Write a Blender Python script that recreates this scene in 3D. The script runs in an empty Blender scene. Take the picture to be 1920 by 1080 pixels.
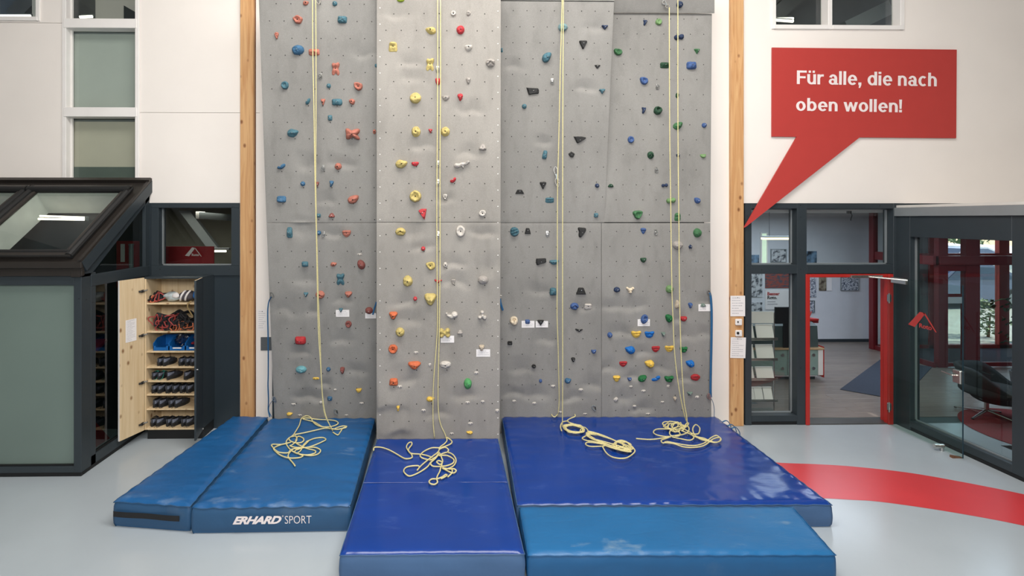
import bpy, math, random
from mathutils import Vector, Matrix, noise

S = bpy.context.scene
C = S.collection
# ------------------------------------------------------------------ camera
CAM = Vector((0.0, -7.14, 2.93))
YAW = math.radians(1.0)
FPX, PPX, PPY = 950.0, 855.0, 410.0
cd = bpy.data.cameras.new('camera')
cam = bpy.data.objects.new('camera', cd)
C.objects.link(cam)
cam.location = CAM
cam.rotation_euler = (math.pi / 2, 0, -YAW)
cd.sensor_fit = 'HORIZONTAL'
cd.sensor_width = 36.0
cd.lens = FPX / 1920 * 36.0
cd.shift_x = (960 - PPX) / 1920
cd.shift_y = (PPY - 540) / 1920
cd.clip_start = 0.05
cd.clip_end = 300
S.camera = cam
# ------------------------------------------------------------------ world, lights, exposure
S.view_settings.view_transform = 'Standard'
S.view_settings.look = 'None'
S.view_settings.gamma = 1.0
S.view_settings.use_curve_mapping = False
S.view_settings.exposure = 0.0
w = bpy.data.worlds.new('sky')
S.world = w
w.use_nodes = True
nt = w.node_tree
nt.nodes.clear()
sky = nt.nodes.new('ShaderNodeTexSky')
sky.sky_type = 'NISHITA'
sky.sun_elevation = math.radians(48)
sky.sun_rotation = math.radians(75)
sky.sun_disc = False
sky.sun_intensity = 0.4
bg = nt.nodes.new('ShaderNodeBackground')
bg.inputs['Strength'].default_value = 0.36
wo = nt.nodes.new('ShaderNodeOutputWorld')
nt.links.new(sky.outputs[0], bg.inputs[0])
nt.links.new(bg.outputs[0], wo.inputs[0])

def area(name, loc, rot, sx, sy, power, col=(1, 1, 1)):
    l = bpy.data.lights.new(name, 'AREA')
    l.shape = 'RECTANGLE'
    l.size, l.size_y, l.energy, l.color = sx, sy, power, col
    o = bpy.data.objects.new(name, l)
    C.objects.link(o)
    o.location = loc
    o.rotation_euler = [math.radians(a) for a in rot]
    return o
sun = bpy.data.lights.new('sun', 'SUN')
sun.energy = 9.0
sun.angle = math.radians(0.6)
sun.color = (1.0, 0.95, 0.88)
so = bpy.data.objects.new('sun', sun)
C.objects.link(so)
so.rotation_euler = Vector((-.78, .05, -.62)).to_track_quat('-Z', 'Y').to_euler()
area('hall_skylight', (0.8, -3.5, 7.9), (8, 0, 0), 6.5, 2.6, 650, (1.0, 0.96, 0.915))
area('hall_front_fill', (0.4, -10.2, 5.4), (72, 0, 0), 5.0, 2.4, 620, (1.0, 0.985, 0.97))  # added fill behind the camera to brighten the wall fronts
area('office_fill', (6.9, 2.9, 2.98), (0, 0, 0), 3.0, 1.6, 72, (0.74, 0.85, 1.0))  # unseen bluish fill added to brighten the office
area('lounge_fill', (9.3, 0.4, 2.98), (0, 0, 0), 1.6, 1.6, 48, (0.62, 0.79, 1.0))  # second added fill, lifts the dark lounge; stands for no fitting
area('workshop_fill', (-4.6, 1.7, 3.05), (0, 0, 0), 1.6, .5, 14, (1.0, .96, .86))  # fill put in to brighten the room behind the left facade glass
# ------------------------------------------------------------------ helpers
RNG = random.Random(7)
_R = Vector((math.cos(YAW), -math.sin(YAW), 0))
_Fw = Vector((math.sin(YAW), math.cos(YAW), 0))
def ray(px, py):
    return _R * ((px - PPX) / FPX) + Vector((0, 0, (PPY - py) / FPX)) + _Fw
def onY(px, py, Y):
    d = ray(px, py); return CAM + d * ((Y - CAM.y) / d.y)
def onZ(px, py, Z):
    d = ray(px, py); return CAM + d * ((Z - CAM.z) / d.z)
def onX(px, py, X):
    d = ray(px, py); return CAM + d * ((X - CAM.x) / d.x)
def onP(px, py, p, n):
    d = ray(px, py); return CAM + d * ((p - CAM).dot(n) / d.dot(n))

def lin(c):
    c = c / 255.0
    return c / 12.92 if c <= 0.04045 else ((c + 0.055) / 1.055) ** 2.4
def rgb(r, g, b):
    return (lin(r), lin(g), lin(b), 1.0)

WL = {}
class MB:
    def __init__(s): s.v = []; s.f = []; s.m = []
    def add(s, vs, fs, mi=0):
        o = len(s.v); s.v += [Vector(v) for v in vs]
        for f in fs: s.f.append([o + i for i in f]); s.m.append(mi)
        return s
    def box(s, x0, x1, y0, y1, z0, z1, mi=0):
        return s.add([(x0,y0,z0),(x1,y0,z0),(x1,y1,z0),(x0,y1,z0),(x0,y0,z1),(x1,y0,z1),(x1,y1,z1),(x0,y1,z1)],
                     [(3,2,1,0),(4,5,6,7),(0,1,5,4),(1,2,6,5),(2,3,7,6),(3,0,4,7)], mi)
    def bbox(s, x0, x1, y0, y1, z0, z1, b=0.004, mi=0):
        """box with chamfered edges (24 corner points)"""
        X, Y, Z = (x0, x1), (y0, y1), (z0, z1)
        b = min(b, abs(x1-x0)*.45, abs(y1-y0)*.45, abs(z1-z0)*.45)
        vs = []; idx = {}
        for i in (0,1):
            for j in (0,1):
                for k in (0,1):
                    sx, sy, sz = (1-2*i)*b, (1-2*j)*b, (1-2*k)*b
                    for a in range(3):
                        idx[i,j,k,a] = len(vs)
                        vs.append((X[i]+(0 if a==0 else sx), Y[j]+(0 if a==1 else sy), Z[k]+(0 if a==2 else sz)))
        fs = []
        for i in (0,1): fs.append([idx[i,j,k,0] for j,k in ((0,0),(1,0),(1,1),(0,1))])
        for j in (0,1): fs.append([idx[i,j,k,1] for i,k in ((0,0),(1,0),(1,1),(0,1))])
        for k in (0,1): fs.append([idx[i,j,k,2] for i,j in ((0,0),(1,0),(1,1),(0,1))])
        for i in (0,1):
            for j in (0,1): fs.append([idx[i,j,0,0],idx[i,j,1,0],idx[i,j,1,1],idx[i,j,0,1]])
        for i in (0,1):
            for k in (0,1): fs.append([idx[i,0,k,0],idx[i,1,k,0],idx[i,1,k,2],idx[i,0,k,2]])
        for j in (0,1):
            for k in (0,1): fs.append([idx[0,j,k,1],idx[1,j,k,1],idx[1,j,k,2],idx[0,j,k,2]])
        for i in (0,1):
            for j in (0,1):
                for k in (0,1): fs.append([idx[i,j,k,a] for a in range(3)])
        c = Vector(((x0+x1)/2,(y0+y1)/2,(z0+z1)/2))
        out = []
        for f in fs:
            p = [Vector(vs[q]) for q in f]
            n = (p[1]-p[0]).cross(p[2]-p[0]); m = sum(p, Vector())/len(p) - c
            out.append(f if n.dot(m) > 0 else f[::-1])
        return s.add(vs, out, mi)
    def hexa(s, a, b, mi=0):
        """solid between two matching loops a and b"""
        n = len(a)
        fs = [list(range(n)), list(range(2*n-1, n-1, -1))]
        fs += [(i, n+i, n+(i+1)%n, (i+1)%n) for i in range(n)]
        c = (sum((Vector(p) for p in a), Vector())+sum((Vector(p) for p in b), Vector()))/(2*n)
        vs = [Vector(p) for p in list(a)+list(b)]
        nn = Vector()
        for i in range(n): nn += (vs[i]-vs[0]).cross(vs[(i+1)%n]-vs[0])
        if nn.dot(vs[0]-vs[n]) < 0: fs = [tuple(reversed(f)) for f in fs]
        return s.add(vs, fs, mi)
    def tube(s, pts, r, n=8, closed=False, caps=True, flat=None, mi=0):
        pts = [Vector(p) for p in pts]; N = len(pts); rings = []
        up = None
        for i, p in enumerate(pts):
            a = pts[i-1] if (i or closed) else p
            b = pts[(i+1) % N] if (i < N-1 or closed) else p
            t = (b - a)
            t = t.normalized() if t.length > 1e-9 else Vector((0,0,1))
            if up is None:
                up = Vector((0,0,1)) if abs(t.z) < .9 else Vector((0,1,0))
            x = t.cross(up)
            if x.length < 1e-6: x = t.orthogonal()
            x.normalize(); y = x.cross(t).normalized(); up = y
            rr = r[i] if isinstance(r, (list, tuple)) else r
            k = flat if flat else 1.0
            rings.append([p + x*math.cos(2*math.pi*q/n)*rr + y*math.sin(2*math.pi*q/n)*rr*k for q in range(n)])
        vs = [v for ring in rings for v in ring]; fs = []
        M = N if closed else N-1
        for i in range(M):
            j = (i+1) % N
            for q in range(n):
                w2 = (q+1) % n
                fs.append((i*n+q, i*n+w2, j*n+w2, j*n+q))
        if not closed and caps:
            fs.append(list(range(n))[::-1]); fs.append([(N-1)*n+q for q in range(n)])
        return s.add(vs, fs, mi)
    def cyl(s, p, q, r, n=12, r2=None, mi=0):
        return s.tube([p, q], [r, r if r2 is None else r2], n, mi=mi)
    def lathe(s, prof, c, n=20, mi=0):
        c = Vector(c); vs = []; fs = []
        for (r, z) in prof:
            for q in range(n):
                a = 2*math.pi*q/n; vs.append(c + Vector((r*math.cos(a), r*math.sin(a), z)))
        for i in range(len(prof)-1):
            for q in range(n):
                w2=(q+1)%n; fs.append((i*n+q, i*n+w2, (i+1)*n+w2, (i+1)*n+q))
        fs.append(list(range(n))[::-1]); fs.append([(len(prof)-1)*n+q for q in range(n)])
        return s.add(vs, fs, mi)
    def grid(s, fn, nu, nv, mi=0, flip=False):
        vs = [fn(i/nu, j/nv) for j in range(nv+1) for i in range(nu+1)]
        fs = []
        for j in range(nv):
            for i in range(nu):
                a = j*(nu+1)+i
                f = (a, a+1, a+nu+2, a+nu+1)
                fs.append(f[::-1] if flip else f)
        return s.add(vs, fs, mi)
    def ball(s, c, rx, ry=None, rz=None, nu=12, nv=7, mi=0):
        ry = rx if ry is None else ry; rz = rx if rz is None else rz
        c = Vector(c); vs=[c+Vector((0,0,-rz))]; fs=[]
        for j in range(1,nv):
            t=-math.pi/2+math.pi*j/nv
            for i in range(nu):
                a=2*math.pi*i/nu; vs.append(c+Vector((rx*math.cos(t)*math.cos(a), ry*math.cos(t)*math.sin(a), rz*math.sin(t))))
        vs.append(c+Vector((0,0,rz)))
        for i in range(nu):
            k=(i+1)%nu; fs.append((0,1+k,1+i)); fs.append((len(vs)-1, 1+(nv-2)*nu+i, 1+(nv-2)*nu+k))
            for j in range(nv-2): fs.append((1+j*nu+i,1+j*nu+k,1+(j+1)*nu+k,1+(j+1)*nu+i))
        return s.add(vs, fs, mi)
    def xform(s, M):
        s.v = [M @ v for v in s.v]; return s
    def mesh(s, name, mats, smooth=False, off=None):
        me = bpy.data.meshes.new(name)
        vs = [(v - off) for v in s.v] if off is not None else s.v
        me.from_pydata([tuple(v) for v in vs], [], s.f)
        if not isinstance(mats, (list, tuple)): mats = [mats]
        for m in mats: me.materials.append(m)
        if len(mats) > 1:
            me.polygons.foreach_set('material_index', s.m)
        if smooth is True: me.polygons.foreach_set('use_smooth', [True]*len(me.polygons))
        me.update()
        if isinstance(smooth, float):
            me.polygons.foreach_set('use_smooth', [True]*len(me.polygons))
            try: me.set_sharp_from_angle(angle=smooth)
            except Exception: pass
        return me

def link(name, me, parent=None, loc=(0,0,0)):
    o = bpy.data.objects.new(name, me); C.objects.link(o)
    o.location = loc
    if parent is not None: o.parent = parent
    WL[o] = (WL[parent] if parent is not None else Vector()) + Vector(loc)
    return o
def obj(name, mb, mats, parent=None, smooth=False, kind=None):
    """one mesh object from world-space geometry"""
    off = WL[parent] if parent is not None else None
    o = link(name, mb.mesh(name, mats, smooth, off), parent)
    if kind: o['kind'] = kind
    return o
def lobj(name, mb, mats, parent=None, smooth=False, loc=(0,0,0)):
    """one mesh object from geometry local to its parent"""
    return link(name, mb.mesh(name, mats, smooth), parent, loc)
def tag(o, label, cat, group=None):
    o['label'] = label; o['category'] = cat
    if group: o['group'] = group
    return o
def thing(name, label, cat, loc=(0,0,0), group=None):
    o = link(name, None, None, loc)
    return tag(o, label, cat, group)
def mthing(name, label, cat, mb, mats, loc=None, smooth=False, group=None):
    """a thing that is a single mesh, origin at loc (world geometry)"""
    loc = Vector(loc) if loc is not None else sum(mb.v, Vector())/len(mb.v)
    o = link(name, mb.mesh(name, mats, smooth, loc), None, loc)
    return tag(o, label, cat, group)
def struct(name, mb, mats, parent=None, smooth=False):
    o = obj(name, mb, mats, parent, smooth)
    if parent is None: o['kind'] = 'structure'
    return o

# ------------------------------------------------------------------ materials
def _nodes(name):
    m = bpy.data.materials.new(name); m.use_nodes = True
    n = m.node_tree.nodes; p = n['Principled BSDF']
    return m, n, m.node_tree.links, p
def mat(name, col, rough=0.5, metal=0.0, spec=0.5, var=0.06, scale=6.0, bump=0.0, bscale=60.0, stretch=None, coat=0.0, emit=None, detail=3.0):
    m, n, L, p = _nodes(name)
    c = rgb(*col)
    p.inputs['Roughness'].default_value = rough
    p.inputs['Metallic'].default_value = metal
    p.inputs['Specular IOR Level'].default_value = spec
    p.inputs['Coat Weight'].default_value = coat
    p.inputs['Coat Roughness'].default_value = 0.08
    tc = n.new('ShaderNodeTexCoord'); mp = n.new('ShaderNodeMapping')
    L.new(tc.outputs['Object'], mp.inputs['Vector'])
    if stretch: mp.inputs['Scale'].default_value = stretch
    no = n.new('ShaderNodeTexNoise'); no.inputs['Scale'].default_value = scale; no.inputs['Detail'].default_value = detail
    L.new(mp.outputs[0], no.inputs['Vector'])
    r = n.new('ShaderNodeValToRGB')
    r.color_ramp.elements[0].position = 0.3; r.color_ramp.elements[1].position = 0.7
    r.color_ramp.elements[0].color = tuple(x*(1-var) for x in c[:3])+(1,)
    r.color_ramp.elements[1].color = tuple(min(1, x*(1+var)) for x in c[:3])+(1,)
    L.new(no.outputs['Fac'], r.inputs['Fac']); L.new(r.outputs[0], p.inputs['Base Color'])
    if bump:
        b = n.new('ShaderNodeBump'); b.inputs['Strength'].default_value = bump; b.inputs['Distance'].default_value = 0.01
        n2 = n.new('ShaderNodeTexNoise'); n2.inputs['Scale'].default_value = bscale; n2.inputs['Detail'].default_value = 4
        L.new(mp.outputs[0], n2.inputs['Vector']); L.new(n2.outputs['Fac'], b.inputs['Height']); L.new(b.outputs[0], p.inputs['Normal'])
    if emit:
        p.inputs['Emission Color'].default_value = c; p.inputs['Emission Strength'].default_value = emit
    return m
def glass(name, tint=(255,255,255), refl=0.04, rough=0.0, graze=0.5):
    m, n, L, p = _nodes(name)
    n.remove(p)
    out = [x for x in n if x.type == 'OUTPUT_MATERIAL'][0]
    t = n.new('ShaderNodeBsdfTransparent'); t.inputs[0].default_value = rgb(*tint)
    g = n.new('ShaderNodeBsdfGlossy'); g.inputs['Roughness'].default_value = rough
    # reflection once per pane, on its front face; the far face only transmits
    lw = n.new('ShaderNodeFresnel'); lw.inputs['IOR'].default_value = 1.5
    mr = n.new('ShaderNodeMapRange'); mr.inputs['To Min'].default_value = refl; mr.inputs['To Max'].default_value = graze
    ge = n.new('ShaderNodeNewGeometry'); iv = n.new('ShaderNodeMath'); iv.operation = 'SUBTRACT'; iv.inputs[0].default_value = 1
    mu = n.new('ShaderNodeMath'); mu.operation = 'MULTIPLY'
    L.new(ge.outputs['Backfacing'], iv.inputs[1])
    mx = n.new('ShaderNodeMixShader')
    L.new(lw.outputs[0], mr.inputs['Value']); L.new(mr.outputs[0], mu.inputs[0]); L.new(iv.outputs[0], mu.inputs[1]); L.new(mu.outputs[0], mx.inputs[0])
    L.new(t.outputs[0], mx.inputs[1]); L.new(g.outputs[0], mx.inputs[2]); L.new(mx.outputs[0], out.inputs[0])
    return m
def wood(name, col, dark, scale=3.0, stretch=(9, 9, .5), rough=0.55, knots=True):
    m, n, L, p = _nodes(name)
    p.inputs['Roughness'].default_value = rough
    tc = n.new('ShaderNodeTexCoord'); mp = n.new('ShaderNodeMapping'); mp.inputs['Scale'].default_value = stretch
    L.new(tc.outputs['Object'], mp.inputs['Vector'])
    no = n.new('ShaderNodeTexNoise'); no.inputs['Scale'].default_value = scale; no.inputs['Detail'].default_value = 6; no.inputs['Distortion'].default_value = 1.2
    L.new(mp.outputs[0], no.inputs['Vector'])
    r = n.new('ShaderNodeValToRGB'); r.color_ramp.elements[0].position = .32; r.color_ramp.elements[1].position = .68
    r.color_ramp.elements[0].color = rgb(*dark); r.color_ramp.elements[1].color = rgb(*col)
    L.new(no.outputs['Fac'], r.inputs['Fac'])
    last = r.outputs[0]
    if knots:
        vo = n.new('ShaderNodeTexVoronoi'); vo.inputs['Scale'].default_value = 4.4
        mp2 = n.new('ShaderNodeMapping'); mp2.inputs['Scale'].default_value = (1.5, 1.5, 1.0)
        L.new(tc.outputs['Object'], mp2.inputs['Vector']); L.new(mp2.outputs[0], vo.inputs['Vector'])
        r2 = n.new('ShaderNodeValToRGB'); r2.color_ramp.elements[0].position = .07; r2.color_ramp.elements[1].position = .17
        r2.color_ramp.elements[0].color = (.28, .13, .05, 1); r2.color_ramp.elements[1].color = (1, 1, 1, 1)
        L.new(vo.outputs['Distance'], r2.inputs['Fac'])
        mx = n.new('ShaderNodeMix'); mx.data_type = 'RGBA'; mx.blend_type = 'MULTIPLY'; mx.inputs['Factor'].default_value = .85
        L.new(last, mx.inputs['A']); L.new(r2.outputs[0], mx.inputs['B']); last = mx.outputs['Result']
    L.new(last, p.inputs['Base Color'])
    return m

def grit_wall(name, col):
    """sanded concrete-like resin panel with speckle, scuffs and broad stains"""
    m, n, L, p = _nodes(name)
    p.inputs['Roughness'].default_value = .85; p.inputs['Specular IOR Level'].default_value = .25
    tc = n.new('ShaderNodeTexCoord')
    def nz(sc, det, st=(1,1,1)):
        mp = n.new('ShaderNodeMapping'); mp.inputs['Scale'].default_value = st
        L.new(tc.outputs['Object'], mp.inputs['Vector'])
        t = n.new('ShaderNodeTexNoise'); t.inputs['Scale'].default_value = sc; t.inputs['Detail'].default_value = det
        L.new(mp.outputs[0], t.inputs['Vector']); return t
    def ramp(t, a, b, ca, cb):
        r = n.new('ShaderNodeValToRGB'); r.color_ramp.elements[0].position = a; r.color_ramp.elements[1].position = b
        r.color_ramp.elements[0].color = (ca,)*3+(1,); r.color_ramp.elements[1].color = (cb,)*3+(1,)
        L.new(t.outputs['Fac'], r.inputs['Fac']); return r
    base = n.new('ShaderNodeRGB'); base.outputs[0].default_value = rgb(*col); last = base.outputs[0]
    for t, a, b, ca, cb in ((nz(1.5, 5, (1,1,.55)), .3, .7, .86, 1.10), (nz(130, 2), .3, .7, .90, 1.08), (nz(9, 6, (1,1,.4)), .28, .5, .90, 1.0)):
        r = ramp(t, a, b, ca, cb)
        mx = n.new('ShaderNodeMix'); mx.data_type = 'RGBA'; mx.blend_type = 'MULTIPLY'; mx.inputs['Factor'].default_value = 1
        mx.clamp_result = False
        L.new(last, mx.inputs['A']); L.new(r.outputs[0], mx.inputs['B']); last = mx.outputs['Result']
    L.new(last, p.inputs['Base Color'])
    bt = nz(180, 3); b = n.new('ShaderNodeBump'); b.inputs['Strength'].default_value = .35; b.inputs['Distance'].default_value = .004
    L.new(bt.outputs['Fac'], b.inputs['Height']); L.new(b.outputs[0], p.inputs['Normal'])
    return m
def vinyl(name, col, scuff, rough=.3, amount=.5, seed=0.0, bump=.25):
    """glossy coated mat fabric with pale scuffs and soft creases"""
    m, n, L, p = _nodes(name)
    tc = n.new('ShaderNodeTexCoord')
    mp = n.new('ShaderNodeMapping'); mp.inputs['Location'].default_value = (seed, seed*1.7, 0); mp.inputs['Scale'].default_value = (1.0, 2.2, 1)
    L.new(tc.outputs['Object'], mp.inputs['Vector'])
    t = n.new('ShaderNodeTexNoise'); t.inputs['Scale'].default_value = 2.3; t.inputs['Detail'].default_value = 7; t.inputs['Roughness'].default_value = .62
    L.new(mp.outputs[0], t.inputs['Vector'])
    r = n.new('ShaderNodeValToRGB'); r.color_ramp.elements[0].position = .60; r.color_ramp.elements[1].position = .78
    r.color_ramp.elements[0].color = (0,0,0,1); r.color_ramp.elements[1].color = (amount,)*3+(1,)
    L.new(t.outputs['Fac'], r.inputs['Fac'])
    t2 = n.new('ShaderNodeTexNoise'); t2.inputs['Scale'].default_value = 1.1; t2.inputs['Detail'].default_value = 3
    L.new(mp.outputs[0], t2.inputs['Vector'])
    r2 = n.new('ShaderNodeValToRGB'); c = rgb(*col)
    r2.color_ramp.elements[0].position=.3; r2.color_ramp.elements[1].position=.7
    r2.color_ramp.elements[0].color = tuple(x*.90 for x in c[:3])+(1,); r2.color_ramp.elements[1].color = tuple(x*1.08 for x in c[:3])+(1,)
    L.new(t2.outputs['Fac'], r2.inputs['Fac'])
    mx = n.new('ShaderNodeMix'); mx.data_type = 'RGBA'
    L.new(r.outputs[0], mx.inputs['Factor']); L.new(r2.outputs[0], mx.inputs['A']); mx.inputs['B'].default_value = rgb(*scuff)
    L.new(mx.outputs['Result'], p.inputs['Base Color'])
    mr = n.new('ShaderNodeMapRange'); mr.inputs['To Min'].default_value = rough; mr.inputs['To Max'].default_value = rough+.3
    L.new(r.outputs[0], mr.inputs['Value']); L.new(mr.outputs[0], p.inputs['Roughness'])
    p.inputs['Specular IOR Level'].default_value = .42
    t3 = n.new('ShaderNodeTexNoise'); t3.inputs['Scale'].default_value = 5; t3.inputs['Detail'].default_value = 4; t3.inputs['Distortion'].default_value = .8
    L.new(mp.outputs[0], t3.inputs['Vector'])
    b = n.new('ShaderNodeBump'); b.inputs['Strength'].default_value = bump; b.inputs['Distance'].default_value = .02
    L.new(t3.outputs['Fac'], b.inputs['Height']); L.new(b.outputs[0], p.inputs['Normal'])
    return m
def frosted(name, col):
    m, n, L, p = _nodes(name)
    p.inputs['Base Color'].default_value = rgb(*col); p.inputs['Roughness'].default_value = .22; p.inputs['Specular IOR Level'].default_value = .6
    tc = n.new('ShaderNodeTexCoord'); t = n.new('ShaderNodeTexNoise'); t.inputs['Scale'].default_value = .8
    L.new(tc.outputs['Object'], t.inputs['Vector'])
    r = n.new('ShaderNodeValToRGB'); c = rgb(*col)
    r.color_ramp.elements[0].color = tuple(x*.85 for x in c[:3])+(1,); r.color_ramp.elements[1].color = tuple(x*1.15 for x in c[:3])+(1,)
    L.new(t.outputs['Fac'], r.inputs['Fac']); L.new(r.outputs[0], p.inputs['Base Color'])
    return m

M = {}
M['plaster'] = mat('white_plaster', (238,231,224), .9, var=.02, scale=1.2, bump=.05, bscale=90, spec=.2)
M['white'] = mat('white_paint', (236,232,228), .5, var=.02)
M['ceil'] = mat('ceiling_paint', (205,202,196), .9, var=.02)
M['hallwall'] = mat('hall_wall_paint', (150,148,145), .9, var=.03)
M['floor'] = mat('grey_floor_coating', (172,181,187), .20, var=.035, scale=1.4, bump=.02, bscale=30, spec=.45, detail=6)
M['redfloor'] = mat('red_floor_coating', (208,64,68), .28, var=.04, scale=2, spec=.45)
M['anth'] = mat('anthracite_paint', (47,55,60), .42, var=.05, scale=3)
M['anth2'] = mat('anthracite_board', (42,51,57), .38, var=.05, scale=2)
M['roofmetal'] = mat('dark_brown_sheet_metal', (52,48,45), .38, var=.06, scale=3, metal=.25)
M['rubber'] = mat('black_rubber', (20,21,22), .6)
M['black'] = mat('black_plastic', (26,26,27), .45)
M['red'] = mat('red_lacquer', (178,44,38), .38, var=.04)
M['signred'] = mat('red_sign_board', (184,62,57), .45, var=.02)
M['letter'] = mat('white_letters', (240,228,226), .5, var=.01)
M['paper'] = mat('white_paper', (236,232,230), .8, var=.02)
M['ink'] = mat('grey_print', (186,184,186), .8, var=.1)
M['steel'] = mat('steel', (190,190,188), .28, metal=.95, var=.06)
M['chrome'] = mat('satin_chrome', (205,202,196), .22, metal=.9, var=.03)
M['greymetal'] = mat('grey_aluminium', (140,146,148), .45, metal=.3, var=.03)
M['beam'] = wood('spruce_beam', (214,170,120), (190,138,88), 2.4)
M['ply'] = wood('pale_spruce_board', (224,202,166), (210,184,144), 2.0)
M['wedge'] = wood('small_wood_block', (128,90,62), (98,64,42), 3.0, knots=False)
M['glass'] = glass('clear_glass', (242,245,243), .045, graze=.5)
M['glassdark'] = glass('tinted_glass', (200,208,206), .06)
M['glassdoor'] = glass('door_glass', (240,247,244), .02, graze=.2)
M['frost'] = frosted('frosted_glass', (112,128,121))
M['grit'] = grit_wall('sanded_grey_resin', (142,140,136))
M['gritc'] = grit_wall('sanded_light_grey_resin', (151,147,141))
M['hole'] = mat('dark_hole', (38,36,34), .9)
M['rope'] = mat('pale_yellow_rope', (214,203,148), .8, var=.14, scale=90, bump=.3, bscale=200)
M['webblue'] = mat('blue_webbing', (28,88,132), .7, var=.12, scale=80)
M['webblack'] = mat('black_webbing', (30,30,32), .8, var=.1, scale=60)
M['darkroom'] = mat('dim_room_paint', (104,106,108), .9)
M['seam'] = mat('mat_seam_piping', (120,150,190), .4, var=.1)

def text_mb(s, size, bold=0.0, shear=0.0, spacing=1.0, extrude=0.0):
    cu = bpy.data.curves.new('lettering', 'FONT')
    cu.body = s; cu.size = size; cu.offset = bold; cu.shear = shear; cu.space_character = spacing; cu.extrude = extrude
    cu.resolution_u = 3
    o = bpy.data.objects.new('lettering', cu); C.objects.link(o)
    dg = bpy.context.evaluated_depsgraph_get(); dg.update()
    me = bpy.data.meshes.new_from_object(o.evaluated_get(dg))
    mb = MB(); mb.add([v.co.copy() for v in me.vertices], [list(p.vertices) for p in me.polygons])
    C.objects.unlink(o); bpy.data.objects.remove(o); bpy.data.curves.remove(cu); bpy.data.meshes.remove(me)
    return mb
def fit(mb, w, h):
    x0=min(v.x for v in mb.v); x1=max(v.x for v in mb.v); y0=min(v.y for v in mb.v); y1=max(v.y for v in mb.v)
    sx = w/(x1-x0); sy = h/(y1-y0) if h else sx
    mb.v = [Vector(((v.x-x0)*sx, (v.y-y0)*sy, v.z)) for v in mb.v]
    return mb
def upright(mb, p, ang=0.0, yaw=0.0):
    """text lying in XY turned to face -Y, lower-left corner at p"""
    return mb.xform(Matrix.Translation(p) @ Matrix.Rotation(yaw,4,'Z') @ Matrix.Rotation(ang,4,'Y') @ Matrix.Rotation(math.pi/2,4,'X'))
def catmull(pts, k=6, closed=False):
    pts=[Vector(p) for p in pts]; n=len(pts); out=[]
    R = range(n) if closed else range(n-1)
    for i in R:
        p0=pts[i-1] if (i or closed) else pts[0]; p1=pts[i]; p2=pts[(i+1)%n]
        p3=pts[(i+2)%n] if (i+2<n or closed) else pts[-1]
        for q in range(k):
            t=q/k
            out.append(.5*((2*p1)+(p2-p0)*t+(2*p0-5*p1+4*p2-p3)*t*t+(3*p1-p0-3*p2+p3)*t**3))
    if not closed: out.append(pts[-1])
    return out
def glyphs():
    """a bold grotesque drawn from stems, bars and bowls; cap height 1"""
    def R_(x0, x1, y0, y1): return [[(x0,y0),(x1,y0),(x1,y1),(x0,y1)]]
    def A_(cx, cy, rx, ry, a0, a1, tx=.185, ty=.15, n=22):
        out = []; k = max(2, int(n*abs(a1-a0)/360))
        for i in range(k):
            p = [math.radians(a0+(a1-a0)*(i+j)/k) for j in (0, 1)]
            o = [(cx+rx*math.cos(t), cy+ry*math.sin(t)) for t in p]; q = [(cx+(rx-tx)*math.cos(t), cy+(ry-ty)*math.sin(t)) for t in p]
            out.append([q[0], o[0], o[1], q[1]])
        return out
    s = .185; ring = A_(.31,.37,.31,.385,0,360)
    arch = R_(0,s,0,.74)+A_(.285,.46,.285,.295,0,180)+R_(.57-s,.57,0,.47)
    G = {'F': (R_(0,.195,0,1)+R_(0,.64,.845,1)+R_(0,.57,.43,.58), .68), 'ü': (R_(0,s,.27,.74)+A_(.285,.28,.285,.295,180,360)+R_(.57-s,.57,0,.74)+R_(.08,.23,.84,1)+R_(.34,.49,.84,1), .66),
     'r': (R_(0,s,0,.74)+A_(.33,.42,.33,.32,95,175)+R_(.29,.42,.58,.74), .44), 'a': (R_(.56-s,.56,0,.50)+A_(.29,.46,.27,.295,0,165,.185,.14)+A_(.255,.215,.255,.23,0,360,.17,.125)+R_(.52,.62,0,.10), .68),
     'l': (R_(0,s,0,1), .285), 'e': (A_(.31,.37,.31,.385,0,318)+R_(.12,.61,.31,.43), .70), ',': (R_(0,.20,0,.19)+[[(.02,-.21),(.12,-.21),(.20,.02),(.06,.02)]], .30),
     'd': (A_(.31,.37,.31,.385,0,360)+R_(.62-s,.62,0,1), .72), 'i': (R_(0,s,0,.74)+R_(0,s,.845,1), .285), 'n': (arch, .66), 'c': (A_(.31,.37,.31,.385,48,312), .64),
     'h': (arch+R_(0,s,0,1), .66), 'o': (ring, .71), 'b': (ring+R_(0,s,0,1), .71), 'w': ([[(0,.74),(.19,.74),(.36,0),(.19,0)],[(.36,0),(.19,0),(.40,.74),(.53,.74)],[(.40,.74),(.53,.74),(.74,0),(.57,0)],[(.74,0),(.57,0),(.74,.74),(.93,.74)]], .98),
     '!': (R_(0,.19,0,.19)+[[(.03,.27),(.16,.27),(.19,1),(0,1)]], .28), ' ': ([], .30)}
    return G
def sign_text(s, x1, capz, m, parent, p, ang):
    G = glyphs(); adv = sum(G[c][1] for c in s)-.06; k = x1/adv; x = 0
    for c in s:
        if G[c][0]:
            mb = MB()
            for j, q in enumerate(G[c][0]): mb.add([Vector(((x+a)*k, b*capz, .00012*j)) for a, b in q], [tuple(range(len(q)))])
            obj('letter', upright(mb, p, ang), m, parent)
        x += G[c][1]
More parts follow.
